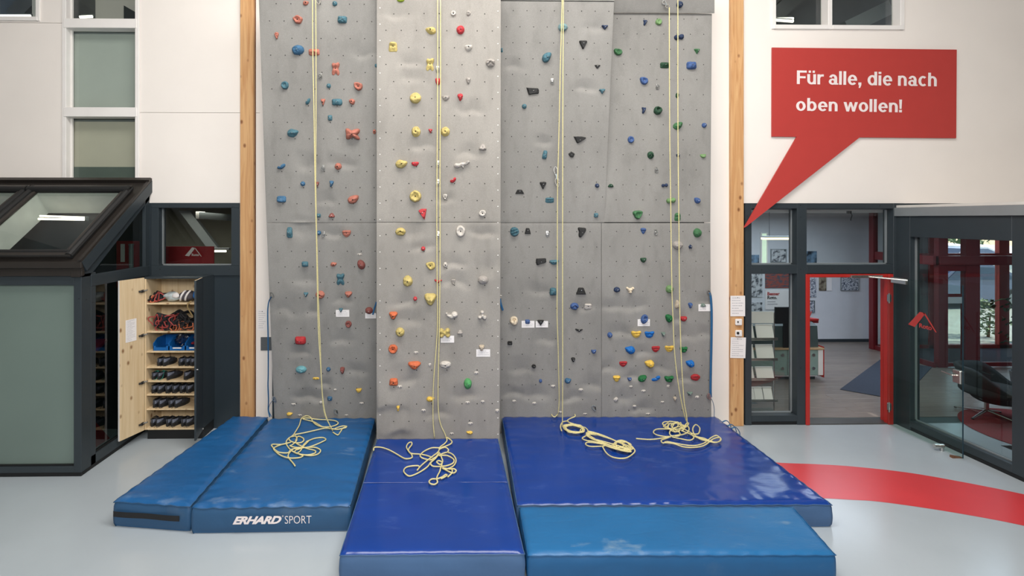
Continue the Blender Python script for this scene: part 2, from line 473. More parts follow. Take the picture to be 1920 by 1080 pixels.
def islands(mb):
    """split lettering into single letters (pieces that share a column stay together)"""
    par = list(range(len(mb.v)))
    def find(a):
        while par[a] != a: par[a] = par[par[a]]; a = par[a]
        return a
    for f in mb.f:
        for q in f[1:]: par[find(q)] = find(f[0])
    comp = {}
    for f in mb.f: comp.setdefault(find(f[0]), []).append(f)
    its = []
    for fs in comp.values():
        ids = sorted({q for f in fs for q in f}); xs = [mb.v[q].x for q in ids]
        its.append([min(xs), max(xs), fs])
    its.sort(key=lambda t: t[0]); out = []
    for a, b, fs in its:
        if out and (min(b, out[-1][1]) - max(a, out[-1][0])) > .55*min(b-a, out[-1][1]-out[-1][0]): out[-1] = [min(a, out[-1][0]), max(b, out[-1][1]), out[-1][2]+fs]
        else: out.append([a, b, fs])
    res = []
    for a, b, fs in out:
        ids = sorted({q for f in fs for q in f}); mp = {q: i for i, q in enumerate(ids)}
        m = MB(); m.add([mb.v[q].copy() for q in ids], [[mp[q] for q in f] for f in fs]); res.append(m)
    return res
def letters(mb, m, parent, p, ang=0.0, yaw=0.0):
    for i_ in islands(mb): obj('letter', upright(i_, p, ang, yaw), m, parent)
def ordinal(i):
    return ['first','second','third','fourth','fifth','sixth','seventh','eighth','ninth','tenth','eleventh','twelfth','thirteenth','fourteenth','fifteenth','sixteenth','seventeenth','eighteenth','nineteenth','twentieth'][i]
# ------------------------------------------------------------------ the hall shell
def xw(px, Y=0.0): return onY(px, 410, Y).x
def zw(py, px=838, Y=0.0): return onY(px, py, Y).z
ZT = 3.15                      # top of the anthracite storey on the back wall
struct('floor', MB().box(-8.6, 10.2, -13.1, 0.0, -.12, 0), M['floor'])
struct('ceiling', MB().box(-8.6, 10.2, -13.1, .2, 8.0, 8.15), M['ceil'])
struct('wall_left', MB().box(-8.75, -8.6, -13.1, .2, 0, 8.0), M['hallwall'])
struct('wall_right', MB().box(10.2, 10.35, -13.1, -3.1, 0, 8.0).box(10.2, 10.35, -3.1, .2, 3.2, 8.0), M['hallwall'])
struct('wall_front', MB().box(-8.6, 10.2, -13.25, -13.1, 0, 8.0), M['hallwall'])

def holed(x0, x1, z0, z1, holes, y0, y1):
    """boards around rectangular openings in a wall"""
    mb = MB(); xs = sorted({x0, x1, *[h[0] for h in holes], *[h[1] for h in holes]})
    for a, b in zip(xs, xs[1:]):
        if b <= x0 or a >= x1: continue
        cur = z0
        for h in sorted((h for h in holes if h[0] < (a+b)/2 < h[1]), key=lambda h: h[2]):
            if h[2] > cur: mb.box(a, b, y0, y1, cur, h[2])
            cur = h[3]
        if cur < z1: mb.box(a, b, y0, y1, cur, z1)
    return mb
WA = (xw(-60), xw(76), zw(45), 6.9)            # window far left
WC = (xw(118), xw(262), 3.35, 7.4)             # tall window column
WR = (xw(1446), xw(1694), zw(51), 6.9)         # window over the sign
sx1 = xw(118)
wb = thing('wall_back', 'white plastered back wall', 'wall'); del wb['label'], wb['category']; wb['kind'] = 'structure'
g = .0025
def board(*a, holes=()): obj('plaster_board', holed(*a, holes, 0.0, .18), M['plaster'], wb)
board(-8.6, sx1-g, ZT, zw(48)-g, holes=())
board(-8.6, sx1-g, zw(48)+g, 8.0, holes=(WA,))
board(sx1+g, WC[1], ZT, 8.0, holes=(WC,))
board(WC[1]+g, xw(487), ZT, zw(213)-g)
board(WC[1]+g, xw(487), zw(213)+g, 8.0)
board(xw(487), 4.19, 0, 8.0)
board(4.19, 10.2, ZT, 8.0, holes=(WR,))
board(xw(450), xw(487), 0, ZT)

def framed_window(n, x0, x1, z0, z1, mull=(), rails=(), st=.055, y0=-.02, y1=.13, yg=.105, sash=.03):
    """white timber window: frame members, sashes and panes as parts"""
    r = thing('window_%d' % n, '', ''); del r['label'], r['category']; r['kind'] = 'structure'
    xs = [x0] + list(mull) + [x1]; zs = [z0] + list(rails) + [z1]
    for i, x in enumerate(xs):
        d0, d1 = (0, st) if i == 0 else ((-st, 0) if i == len(xs)-1 else (-st/2, st/2))
        obj('stile', MB().bbox(x+d0, x+d1, y0, y1, z0, z1, .004), M['white'], r)
    for i, z in enumerate(zs):
        d0, d1 = (0, st) if i == 0 else ((-st, 0) if i == len(zs)-1 else (-.065, .065))
        for a, b in zip(xs, xs[1:]):
            obj('rail', MB().bbox(a+st*.5, b-st*.5, y0-.008, y1, z+d0, z+d1, .004), M['white'], r)
    for a, b in zip(xs, xs[1:]):
        for c, d in zip(zs, zs[1:]):
            obj('pane', MB().box(a+st*.6, b-st*.6, yg, yg+.012, c+.02, d-.02), M['glass'], r)
            for q in (MB().box(a+st, a+st+sash*.5, yg-.03, yg, c+.05, d-.05), MB().box(a+st, b-st, yg-.03, yg, c+.05, c+.05+sash*.5)):
                obj('sash_bead', q, M['white'], r)
    return r
framed_window(1, WA[0], WA[1], WA[2], WA[3], mull=(xw(-30),))
framed_window(2, WC[0], WC[1], WC[2], WC[3], rails=(zw(213), zw(49)))
framed_window(3, WR[0], WR[1], WR[2], WR[3], mull=(xw(1555),), st=.06)
def blind(label, px0, px1, py0, py1, m, ybar=None):
    x0, x1, z1, z0 = xw(px0, .17), xw(px1, .17), zw(py0, Y=.17), zw(py1, Y=.17)
    t = thing('roller_blind', label, 'blind', ((x0+x1)/2, .17, z0), 'blinds behind the tall window column')
    obj('fabric', MB().box(x0, x1, .165, .169, z0, z1), m, t)
    obj('hem_bar', MB().bbox(x0, x1, .16, .172, z0-.02, z0+.004), M['greymetal'], t)
    obj('roller_tube', MB().cyl((x0, .172, z1), (x1, .172, z1), .02, 10), M['greymetal'], t)
    return t
M['blindgreen'] = mat('grey_green_blind', (196, 200, 195), .8, var=.02)
M['blindbeige'] = mat('beige_blind', (206, 198, 182), .8, var=.02)
M['darkgreen'] = mat('dark_green_board', (92, 104, 98), .6)
blind('grey-green blind behind the middle pane of the tall window column', 139, 258, 66, 208, M['blindgreen'])
blind('beige blind with dark lower edge behind the lowest pane of the column', 139, 258, 228, 315, M['blindbeige'])
x0_, x1_ = xw(136, .14), xw(262, .14)
mthing('sill_board', 'dark green board behind the lowest pane of the window column', 'board', MB().bbox(x0_, x1_, .14, .16, 3.36, zw(314, Y=.14)), M['darkgreen'])
# dim upper rooms behind the windows
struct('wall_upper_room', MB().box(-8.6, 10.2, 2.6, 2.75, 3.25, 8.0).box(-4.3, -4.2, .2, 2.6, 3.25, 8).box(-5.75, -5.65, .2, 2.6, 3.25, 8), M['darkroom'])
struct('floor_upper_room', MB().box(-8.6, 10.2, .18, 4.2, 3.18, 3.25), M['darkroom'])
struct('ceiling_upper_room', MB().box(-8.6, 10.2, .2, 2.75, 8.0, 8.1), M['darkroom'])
def rafter(px0, py0, px1, py1, m, lab, th=.12, Y=1.3):
    a, b = onY(px0, py0, Y), onY(px1, py1, Y); n = Vector((-(b-a).z, 0, (b-a).x)).normalized()*th
    lp = [a-n, b-n, b+n, a+n]
    mthing('roof_rafter', lab, 'rafter', MB().hexa(lp, [p+Vector((0, .12, 0)) for p in lp]), m)
rafter(1590, 52, 1672, 12, M['greymetal'], 'pale sloping rafter seen through the right upper window pane')
rafter(1452, 32, 1540, -50, M['darkroom'], 'grey sloping rafter seen through the left upper window pane')
rafter(20, 30, 90, -40, M['darkroom'], 'grey sloping rafter behind the window at far left top')
tp_ = [onY(*q, .9) for q in ((232,44),(258,44),(258,25),(232,10))]
mthing('roof_hatch', 'dark sloped hatch behind the top pane of the window column', 'hatch', MB().hexa(tp_, [q+Vector((0,.06,0)) for q in tp_]), M['anth'])

mthing('partition_board', 'pale board deep behind the top pane of the window column', 'board', MB().box(xw(60,1.1), xw(262,1.1), 1.1, 1.14, zw(60,Y=1.1), 6.6), M['plaster'])
def glow_tube(px0, py0, px1, py1, Y, lab):  # added glowing tubes behind glass, imitating streaks of reflected lamps in the panes
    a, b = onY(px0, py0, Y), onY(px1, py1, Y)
    t = thing('glow_tube', lab, 'lamp', a)
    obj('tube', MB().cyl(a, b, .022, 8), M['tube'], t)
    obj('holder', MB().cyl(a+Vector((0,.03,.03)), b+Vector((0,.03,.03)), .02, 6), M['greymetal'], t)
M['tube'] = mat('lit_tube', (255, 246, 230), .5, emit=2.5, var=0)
glow_tube(1440, 36, 1487, 35, .9, 'upper glowing tube imitating a lamp reflection in the upper right window pane')
glow_tube(1440, 36.5, 1487, 40, .7, 'lower glowing tube imitating a lamp reflection in the upper right window pane')
glow_tube(-20, 30, 57, 30, .9, 'glowing tube imitating a lamp reflection in the window at far left top')
glow_tube(150, 32, 173, 31, .6, 'short glowing tube imitating a lamp reflection in the top pane of the column')
# timber posts either side of the climbing wall
struct('trim_1', MB().bbox(xw(450, -.07), xw(475, -.07), -.07, 0, 0, 8, .006), M['beam'])
struct('trim_2', MB().bbox(xw(1371, -.06), xw(1395, -.06), -.06, 0, 0, 8, .006), M['beam'])
struct('trim_3', MB().box(xw(475), xw(480), -.02, 0, 0, 8), M['wedge'])

# ------------------------------------------------------------------ anthracite facade, left
XL0, XL1 = -4.13, xw(450)
fl = thing('wall_left_facade', '', ''); del fl['label'], fl['category']; fl['kind'] = 'structure'
wl = (xw(299), xw(435), zw(497), zw(390))
obj('facade_board', holed(-8.6, XL1, 0, ZT, (wl,), .0, .16), M['anth2'], fl)
for a, b, c, d in ((wl[0]-.10, XL1, wl[3], ZT), (wl[0]-.10, wl[0], wl[2], wl[3]), (wl[1], XL1, wl[2], wl[3]), (wl[0]-.10, XL1, wl[2]-.14, wl[2])):
    obj('frame_member', MB().bbox(a, b, -.025, .0, c, d, .003), M['anth'], fl)
for px, py in ((318, 386), (436, 388), (300, 505), (430, 505)):
    p = onY(px, py, -.026); obj('screw', MB().cyl(p, p-Vector((0,.003,0)), .006, 8), M['black'], fl)
obj('pane', MB().box(wl[0], wl[1], .10, .112, wl[2], wl[3]), M['glass'], fl)
obj('glazing_bead', MB().box(wl[0], wl[1], .07, .10, wl[2], wl[2]+.015).box(wl[0], wl[0]+.012, .07, .10, wl[2], wl[3]), M['greymetal'], fl)
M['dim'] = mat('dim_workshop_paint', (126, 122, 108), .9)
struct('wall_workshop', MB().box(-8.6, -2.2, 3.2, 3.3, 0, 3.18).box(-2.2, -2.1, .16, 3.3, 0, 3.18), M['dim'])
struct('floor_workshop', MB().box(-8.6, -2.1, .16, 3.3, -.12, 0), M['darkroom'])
# red banner with roof emblem seen through that window
def roof_logo(mb_scale, px, Y):
    pass
def emblem(w):
    """roof emblem: thick left rafter, thin right rafter, the firm's word beneath; lies in XY, width w"""
    e = MB()
    for lp in ([(0,.10),(.24,.02),(.62,.97),(.58,1.0),(.42,1.0)], [(.52,1.0),(.60,1.0),(1.0,.0),(.955,.0),(.58,.90)]):
        a = [Vector((x*w, y*w*.55, 0)) for x, y in lp]
        e.hexa([p+Vector((0,0,.002)) for p in a], [p+Vector((0,0,0)) for p in a])
    t = fit(text_mb('Roto', 1, .03), w*.44, w*.15)
    for v in t.v: v.x += w*.40; v.y += w*.03; v.z += .002
    e.add(t.v, t.f)
    return e
bp = onY(309, 497, 1.2); bq = onY(401, 462, 1.2)
bn = thing('banner', 'dark red banner with white roof emblem behind the left facade window', 'banner', (bp.x, 1.2, bp.z-.5))
M['bannerred'] = mat('dark_red_cloth', (150, 26, 32), .7)
obj('cloth', MB().box(bp.x-.1, bq.x, 1.2, 1.22, bp.z-.5, bq.z), M['bannerred'], bn)
obj('emblem', upright(emblem(.27), onY(347, 481, 1.195)), M['letter'], bn)
p = onY(375, 403, 1.6); q = onY(436, 410, 1.6)
a_, b_ = onY(335, 395, 2.4), onY(392, 470, 2.4)
mthing('workshop_brace', 'grey diagonal brace deep behind the left facade window', 'brace', MB().hexa([a_, a_+Vector((.2,0,0)), b_+Vector((.2,0,0)), b_], [a_+Vector((0,.1,0)), a_+Vector((.2,.1,0)), b_+Vector((.2,.1,0)), b_+Vector((0,.1,0))]), M['greymetal'])
lp = thing('pendant_lamp', 'grey pendant trough lamp behind the left facade window', 'lamp', p)
obj('shade', MB().hexa([(p.x, 1.5, p.z-.06), (p.x+.1, 1.7, p.z-.06), (p.x+.1, 1.7, p.z+.03), (p.x+.04, 1.5, p.z+.05)], [(q.x+.3, 1.5, q.z-.06), (q.x+.3, 1.7, q.z-.06), (q.x+.3, 1.7, q.z+.03), (q.x+.3, 1.5, q.z+.05)]), M['greymetal'], lp)
obj('end_cap', MB().bbox(p.x-.02, p.x+.03, 1.49, 1.72, p.z-.07, p.z+.06), M['white'], lp)
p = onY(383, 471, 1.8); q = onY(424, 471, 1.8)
t2 = thing('glow_tube', 'lit white tube lamp beside the red banner behind glass', 'lamp', p)
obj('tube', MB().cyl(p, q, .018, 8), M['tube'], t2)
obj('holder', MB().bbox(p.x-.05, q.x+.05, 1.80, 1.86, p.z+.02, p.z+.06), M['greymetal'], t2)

# ------------------------------------------------------------------ anthracite facade, right
fr = thing('wall_right_facade', '', ''); del fr['label'], fr['category']; fr['kind'] = 'structure'
def fm(a, b, c, d, y0=-.03, y1=.15, name='frame_member', m='anth'):
    return obj(name, MB().bbox(a, b, y0, y1, c, d, .003), M[m], fr)
X0, X1, X2, X3 = xw(1395), xw(1407), xw(1492), xw(1510)
X4, X5 = xw(1672), xw(1692)
ztop, zt0, zt1, zbot = zw(391), zw(514), zw(497), zw(782)
fm(X0, X1, 0, ZT); fm(X2, X3, 0, ZT); fm(X4, X5, 0, ZT)
fm(X1, X2, ztop, ZT); fm(X3, X4, ztop, ZT); fm(X1, X2, zt0, zt1); fm(X3, X4, zt0, zt1)
fm(X1, X2, .05, zbot); fm(X1, X2, 0, .05, -.02, .14, 'base_strip', 'rubber')
fm(X5, 10.2, ztop-.02, ZT, 0.0, .15)
for a, b, c, d in ((X1, X2, zbot, zt0), (X1, X2, zt1, ztop), (X3, X4, zt1, ztop)):
    obj('pane', MB().box(a, b, .105, .117, c, d), M['glass'], fr)
    for q in (MB().box(a, b, .08, .105, c, c+.014), MB().box(b-.014, b, .08, .105, c, d), MB().box(a, b, .08, .105, d-.014, d)):
        obj('glazing_bead', q, M['greymetal'], fr)
for px, py in ((1401, 405), (1401, 497), (1401, 580), (1501, 385), (1501, 407), (1501, 505), (1501, 600), (1560, 506), (1590, 506), (1501, 468), (1428, 506), (1501, 690), (1650, 386)):
    p = onY(px, py, -.031); obj('screw', MB().cyl(p, p-Vector((0,.003,0)), .006, 8), M['black'], fr)
dr = thing('door_1', '', ''); del dr['label'], dr['category']; dr['kind'] = 'structure'
zdh = zw(515)
obj('jamb', MB().bbox(X3-.02, X3+.035, -.05, .15, 0, zdh, .006), M['red'], dr)
obj('jamb', MB().bbox(xw(1661), xw(1670), -.05, .04, 0, zdh, .006).bbox(xw(1665), xw(1671), .04, .13, 0, zdh, .003), M['red'], dr)
obj('door_head', MB().bbox(X3+.035, xw(1661), -.048, .13, zdh-.045, zdh, .006), M['red'], dr)
obj('threshold', MB().bbox(X3, xw(1668), -.03, .17, 0, .012, .003), mat('threshold_steel', (92, 90, 86), .35, metal=.6), dr)
for z in (zw(560), zw(765)):
    h = obj('hinge', MB().bbox(xw(1664, -.05), xw(1669, -.05), -.075, -.04, z-.05, z+.05, .004), M['steel'], dr)
    obj('hinge_pin', MB().cyl((xw(1665, -.06), -.08, z-.07), (xw(1665, -.06), -.08, z+.07), .009, 10), M['steel'], h)
# glass leaf standing open at right angles to the wall
XD = 6.25
fe = onX(1805, 861, XD)
lf = thing('glass_door_leaf', 'frameless clear glass door standing open in front of the lounge window', 'door', (XD, -.06, 0))
obj('glass_pane', MB().box(XD-.005, XD+.005, fe.y, -.06, .025, zw(519)), M['glassdoor'], lf)
obj('polished_edge', MB().box(XD-.006, XD+.006, fe.y-.006, fe.y, .025, onX(1805, 535, XD).z), mat('green_glass_edge', (40, 62, 72), .2), lf)
pe = onX(1800, 708, XD)
lk = obj('lock_case', MB().bbox(XD-.028, XD+.028, pe.y-.03, pe.y+.07, pe.z-.075, pe.z+.085, .008), M['chrome'], lf)
for s in (-1, 1):
    obj('lever_handle', MB().tube(catmull([(XD+s*.02, pe.y+.03, pe.z+.02), (XD+s*.06, pe.y+.03, pe.z+.02), (XD+s*.065, pe.y+.06, pe.z+.022), (XD+s*.065, pe.y+.16, pe.z+.03)], 5), .011, 8), M['chrome'], lk)
ph = onX(1688, 526, XD)
obj('patch_fitting', MB().bbox(XD-.02, XD+.02, ph.y-.10, ph.y+.13, ph.z-.045, ph.z+.035, .005), M['chrome'], lf)
em = emblem(.40)
em.xform(Matrix.Rotation(-math.pi/2, 4, 'Z') @ Matrix.Rotation(math.pi/2, 4, 'X'))
ex = onX(1703, 611, XD-.008)
em.xform(Matrix.Translation(ex))
obj('emblem', em, M['signred'], lf)
cl = thing('door_closer', 'silver door closer rail and arm above the red door frame', 'door closer', (xw(1600), -.07, zdh))
a, b = onY(1594, 516, -.06), onY(1653, 521, -.06)
obj('slide_rail', MB().bbox(a.x, b.x, -.085, -.05, b.z, a.z, .004), M['chrome'], cl)
obj('arm', MB().tube([onY(1630, 519, -.09), onX(1702, 526, XD-.03)], .010, 6), M['chrome'], cl)
p = onZ(1766, 838, .05)
ds = thing('door_stop', 'short steel door stop on the grey floor by the glass door', 'door stop', (p.x, p.y, 0))
obj('post', MB().cyl((p.x, p.y, 0), (p.x, p.y, .06), .018, 12), M['steel'], ds)
obj('buffer', MB().cyl((p.x-.09, p.y+.01, .06), (p.x+.02, p.y, .06), .026, 12), M['chrome'], ds)
p = onZ(1788, 858, 0)
mthing('door_wedge', 'small brown wooden wedge under the open glass door', 'wedge', MB().hexa([(p.x-.03, p.y-.02, 0), (p.x-.03, p.y+.02, 0), (p.x-.03, p.y+.02, .03), (p.x-.03, p.y-.02, .03)], [(p.x+.10, p.y-.02, 0), (p.x+.10, p.y+.02, 0), (p.x+.10, p.y+.02, .006), (p.x+.10, p.y-.02, .006)]), M['wedge'])

# wing wall at right angles, with the lounge window
XS = 6.40
wg = thing('wall_wing', '', ''); del wg['label'], wg['category']; wg['kind'] = 'structure'
def wm(y0, y1, z0, z1, x0=XS, x1=XS+.14, name='frame_member', m='anth'):
    return obj(name, MB().bbox(x0, x1, y0, y1, z0, z1, .003), M[m], wg)
ya, yb = onX(1706, 600, XS).y, onX(1897, 600, XS).y
zb, zh = onX(1897, 871, XS).z, onX(1800, 448, XS).z
wm(ya, .0, 0, 3.09); wm(yb, ya, zh, 3.09); wm(yb, ya, .05, zb); wm(-3.0, yb, 0.05, 3.09)
wm(-3.0, ya, 0, .05, XS+.01, XS+.12, 'base_strip', 'rubber')
wm(-3.0, .0, 2.965, 3.085, XS-.03, XS, 'cover_strip', 'greymetal')
obj('pane', MB().box(XS+.09, XS+.10, yb, ya, zb, zh), M['glass'], wg)
for q in (MB().box(XS+.07, XS+.09, yb, ya, zb, zb+.015), MB().box(XS+.07, XS+.09, yb, yb+.015, zb, zh), MB().box(XS+.07, XS+.09, ya-.015, ya, zb, zh)):
    obj('glazing_bead', q, M['greymetal'], wg)
obj('wing_front', MB().box(XS, 10.35, -3.1, -3.0, 0, 3.09), M['anth2'], wg)
struct('ceiling_wing', MB().box(XS+.0, 10.35, -3.1, .0, 3.06, 3.12), M['ceil'])

# red floor stripe
up = [(1380,862),(1465,868),(1530,870.5),(1600,875),(1700,886),(1800,903),(1920,927),(2040,955)]
lo = [(1470,931),(1555,935),(1600,937.5),(1650,941),(1750,955),(1850,972),(1920,986),(2040,1012)]
U = catmull([onZ(*p, 0) for p in up], 4); D_ = catmull([onZ(*p, 0) for p in lo], 4)
st = MB()
for i in range(len(U)-1):
    st.add([D_[i]+Vector((0,0,.0015)), D_[i+1]+Vector((0,0,.0015)), U[i+1]+Vector((0,0,.0015)), U[i]+Vector((0,0,.0015))], [(0,1,2,3)])
struct('trim_4', st, M['redfloor'])
# ------------------------------------------------------------------ glazed cabin with roof windows, left
YC, XC = -1.32, -4.15
cb = thing('display_cabin', 'anthracite display cabin with sloping metal roof against the left back wall', 'cabin', (-5.5, YC, 0))
def cm(x0, x1, y0, y1, z0, z1, name='frame_member', m='anth', b=.003):
    return obj(name, MB().bbox(x0, x1, y0, y1, z0, z1, b), M[m], cb)
XF = -8.3
xp = xw(138, YC)
zp0, zp1 = zw(869, Y=YC), zw(533, Y=YC)
cm(xp, XC, YC, YC+.16, 0.05, 2.30, 'corner_post')
cm(XF, xp, YC, YC+.10, zp1, 2.30, 'top_rail'); cm(XF, xp, YC, YC+.10, .05, zp0, 'bottom_rail')
cm(XF, XC-.01, YC+.015, YC+.10, 0, .05, 'base_strip', 'rubber'); cm(XC-.10, XC-.012, YC+.1, -.0, 0, .05, 'base_strip', 'rubber')
cm(XF, XF+.1, YC, YC+.1, .05, 2.3, 'corner_post')
obj('frosted_pane', MB().box(XF+.1, xp, YC+.05, YC+.065, zp0, zp1), M['frost'], cb)
obj('pane_gasket', MB().box(xp-.012, xp, YC+.02, YC+.05, zp0, zp1).box(XF+.1, xp, YC+.02, YC+.05, zp0, zp0+.012), M['rubber'], cb)
# roof
RP = Vector((0, 0, 3.46)); SL = Vector((0, .80, .60)); RN = Vector((0, -.60, .80))
def rp(u, v, h=0.0): return RP + Vector((u, 0, 0)) + SL*v + RN*h
def ruv(px, py, h=0.0):
    q = onP(px, py, RP + RN*h, RN); return q.x, (q-RP).dot(SL)
VE = -1.70                                     # slope position of the eave
def rbox(mb, u0, u1, v0, v1, h0, h1):
    return mb.hexa([rp(u0,v0,h0), rp(u1,v0,h0), rp(u1,v1,h0), rp(u0,v1,h0)], [rp(u0,v0,h1), rp(u1,v0,h1), rp(u1,v1,h1), rp(u0,v1,h1)])
ur = xw(285)
obj('ridge_flashing', rbox(MB(), XF, ur, -.06, .0, 0, .05).box(XF, ur, -.012, 0, 3.40, zw(335)), M['roofmetal'], cb)
obj('verge_flashing', rbox(MB(), ur-.035, ur, VE, -.06, 0, .03), M['roofmetal'], cb)
obj('verge_board', rbox(MB(), ur-.02, ur+.004, VE, -.0, -.13, -.0), M['anth'], cb)
ye = rp(0, VE).y
fz = rp(0, VE).z
obj('eave_fascia', MB().bbox(XF, ur, ye-.01, ye+.03, fz-.07, fz+.005, .006), M['roofmetal'], cb)
obj('eave_drip', MB().bbox(XF, ur-.01, ye+.015, YC+.02, 2.28, fz-.06, .004).bbox(XF, ur-.005, ye, ye+.02, 2.35, 2.362, .002), M['roofmetal'], cb)
M['lining'] = mat('pale_shaft_lining', (212,216,210), .5)
cm(XC-.1, XC, ye+.01, YC+.02, 2.27, 2.42, 'eave_corner', 'roofmetal')
u1, v1 = ruv(246, 352, .06); u0, _ = ruv(62, 352, .06); _, v0 = ruv(150, 478, .06)
W_ = u1-u0
cuts = [u1-.07, u0+.07]
for k in (1, 2): cuts += [u1-k*(W_+.055)-.07, u0-k*(W_+.055)+.07]
rs_ = rbox(rbox(MB(), XF, ur, VE, v0+.07, -.05, 0), XF, ur, v1-.07, 0, -.05, 0)
ed = [ur] + cuts + [XF]
for k in range(0, len(ed), 2): rbox(rs_, ed[k+1], ed[k], v0+.07, v1-.07, -.05, 0)
obj('roof_sheet', rs_, M['roofmetal'], cb)
def rbar(u0_, v0_, u1_, v1_, h, r): return MB().tube([rp(u0_, v0_, h), rp(u1_, v1_, h)], r, 10)
for k in range(3):
    a, b = u0-k*(W_+.055), u1-k*(W_+.055)
    rw = obj('roof_window', MB(), M['roofmetal'], cb) if False else None
    fr_ = MB()
    t = .075
    frm = obj('roof_window', rbox(rbox(rbox(rbox(MB(), a, a+t, v0, v1, 0, .055), b-t, b, v0, v1, 0, .055), a+t, b-t, v1-t, v1, 0, .055), a+t, b-t, v0, v0+t, 0, .055), M['roofmetal'], cb)
    obj('cover_profile', rbar(a+.015, v0-.01, a+.015, v1, .055, .042), M['rubber'], frm)
    obj('cover_profile', rbar(b-.015, v0-.01, b-.015, v1, .055, .042), M['rubber'], frm); obj('cover_profile', rbar(b-.075, v0+.03, b-.075, v1, .045, .028), M['roofmetal'], frm); obj('cover_profile', rbar(a+.075, v0+.03, a+.075, v1, .045, .028), M['roofmetal'], frm)
    obj('top_cover', rbox(MB(), a-.02, b+.02, v1-.07, v1+.02, .05, .09), M['roofmetal'], frm); obj('top_cover', rbar(a-.02, v1-.06, b+.02, v1-.06, .07, .045), M['rubber'], frm)
    obj('bottom_cover', rbox(MB(), a-.01, b+.01, v0-.02, v0+.05, .05, .078), M['roofmetal'], frm); obj('bottom_cover', rbar(a, v0+.05, b, v0+.05, .05, .04), M['rubber'], frm)
    obj('sash_lining', rbox(rbox(rbox(MB(), a+t, a+t+.012, v0+t, v1-t, -.30, .03), a+t, b-t, v1-t-.012, v1-t, -.30, .03), b-t-.012, b-t, v0+t, v1-t, -.30, .03), M['lining'], frm)
    obj('roof_pane', rbox(MB(), a+t, b-t, v0+t, v1-t, .03, .042), M['glass'], frm)
    if k: frm.name = 'roof_window'
# side of the cabin
zr0, zr1 = 2.14, 2.275
cm(XC-.08, XC, YC+.16, YC+.24, .05, 2.30, 'door_stile')
cm(XC-.08, XC, -.10, 0, .05, 3.30, 'door_stile')
cm(XC-.08, XC+.004, YC+.16, 0, zr0, zr1, 'cross_rail')
cm(XC-.08, XC, YC+.16, 0, .05, .16, 'bottom_rail')
obj('side_pane', MB().box(XC-.05, XC-.04, YC+.24, -.10, .16, zr0), M['glassdark'], cb)
obj('pane_gasket', MB().box(XC-.038, XC-.02, YC+.24, YC+.255, .16, zr0).box(XC-.038, XC-.02, YC+.24, -.1, .16, .175), M['rubber'], cb)
def under(y, d): return RP.z + (y/.80)*.60 - d
yq = YC+.20
tri = [(yq+.06, zr1), (-.10, zr1), (-.10, under(-.10, .26))]
obj('gable_pane', MB().hexa([(XC-.05, y, z) for y, z in tri], [(XC-.04, y, z) for y, z in tri]), M['glassdark'], cb)
obj('gable_rafter', MB().hexa([(XC-.08, YC+.02, under(YC+.02, .16)), (XC-.08, 0, under(0, .16)), (XC-.08, 0, under(0, .26)), (XC-.08, YC+.14, zr1-.01), (XC-.08, YC+.02, zr1-.01)],
    [(XC, YC+.02, under(YC+.02, .16)), (XC, 0, under(0, .16)), (XC, 0, under(0, .26)), (XC, YC+.14, zr1-.01), (XC, YC+.02, zr1-.01)]), M['anth'], cb)
for y, z in ((YC+.19, 1.95), (YC+.08, 2.0)):
    obj('screw', MB().cyl((XC, y, z), (XC+.003, y, z), .006, 8), M['black'], cb)
p = onY(148, 560, YC-.001)
obj('screw', MB().cyl(p, p+Vector((0,-.003,0)), .006, 8), M['black'], cb)
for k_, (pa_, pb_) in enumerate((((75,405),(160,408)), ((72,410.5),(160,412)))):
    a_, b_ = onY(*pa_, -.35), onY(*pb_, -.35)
    tl_ = thing('glow_tube', '%s glowing tube below the cabin roof window imitating a reflected hall lamp' % ('upper', 'lower')[k_], 'lamp', a_)  # tubes added to draw the lamp streaks reflected by the roof glass
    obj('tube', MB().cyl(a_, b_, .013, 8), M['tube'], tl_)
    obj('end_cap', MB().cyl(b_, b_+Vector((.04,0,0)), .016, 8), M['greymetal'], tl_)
a_, b_ = onY(218, 498, -.03), onY(268, 452, -.03)
wb_ = thing('wall_board', 'dark red board on the back wall inside the cabin gable', 'board', ((a_.x+b_.x)/2, -.03, a_.z))
obj('board', MB().bbox(a_.x, b_.x, -.03, -.005, a_.z-.3, b_.z), M['bannerred'], wb_)
obj('label_plate', MB().bbox(a_.x+.06, a_.x+.12, -.036, -.03, a_.z+.05, b_.z-.04), M['white'], wb_)
a_ = onY(246, 460, -.10)
mthing('pipe', 'pale vertical pipe in front of the red board inside the cabin', 'pipe', MB().cyl((a_.x, -.10, 1.6), (a_.x, -.10, a_.z), .028, 10).cyl((a_.x, -.10, a_.z), (a_.x, -.10, a_.z+.02), .034, 10), M['greymetal'])
# what stands inside
ds = thing('display_stand', 'dark red display stand inside the cabin behind the side glass', 'stand', (-4.75, -.55, 0))
obj('foot', MB().hexa([(-5.0,-.8,0),(-4.5,-.8,0),(-4.5,-.3,0),(-5.0,-.3,0)], [(-4.8,-.58,.5),(-4.7,-.58,.5),(-4.7,-.52,.5),(-4.8,-.52,.5)]), M['bannerred'], ds)
obj('column', MB().bbox(-4.79,-4.71,-.59,-.51,.45,1.2), M['bannerred'], ds)
obj('desk_top', MB().hexa([(-5.0,-.75,1.15),(-4.5,-.75,1.15),(-4.5,-.35,1.3),(-5.0,-.35,1.3)], [(-5.0,-.75,1.19),(-4.5,-.75,1.19),(-4.5,-.35,1.34),(-5.0,-.35,1.34)]), M['bannerred'], ds)

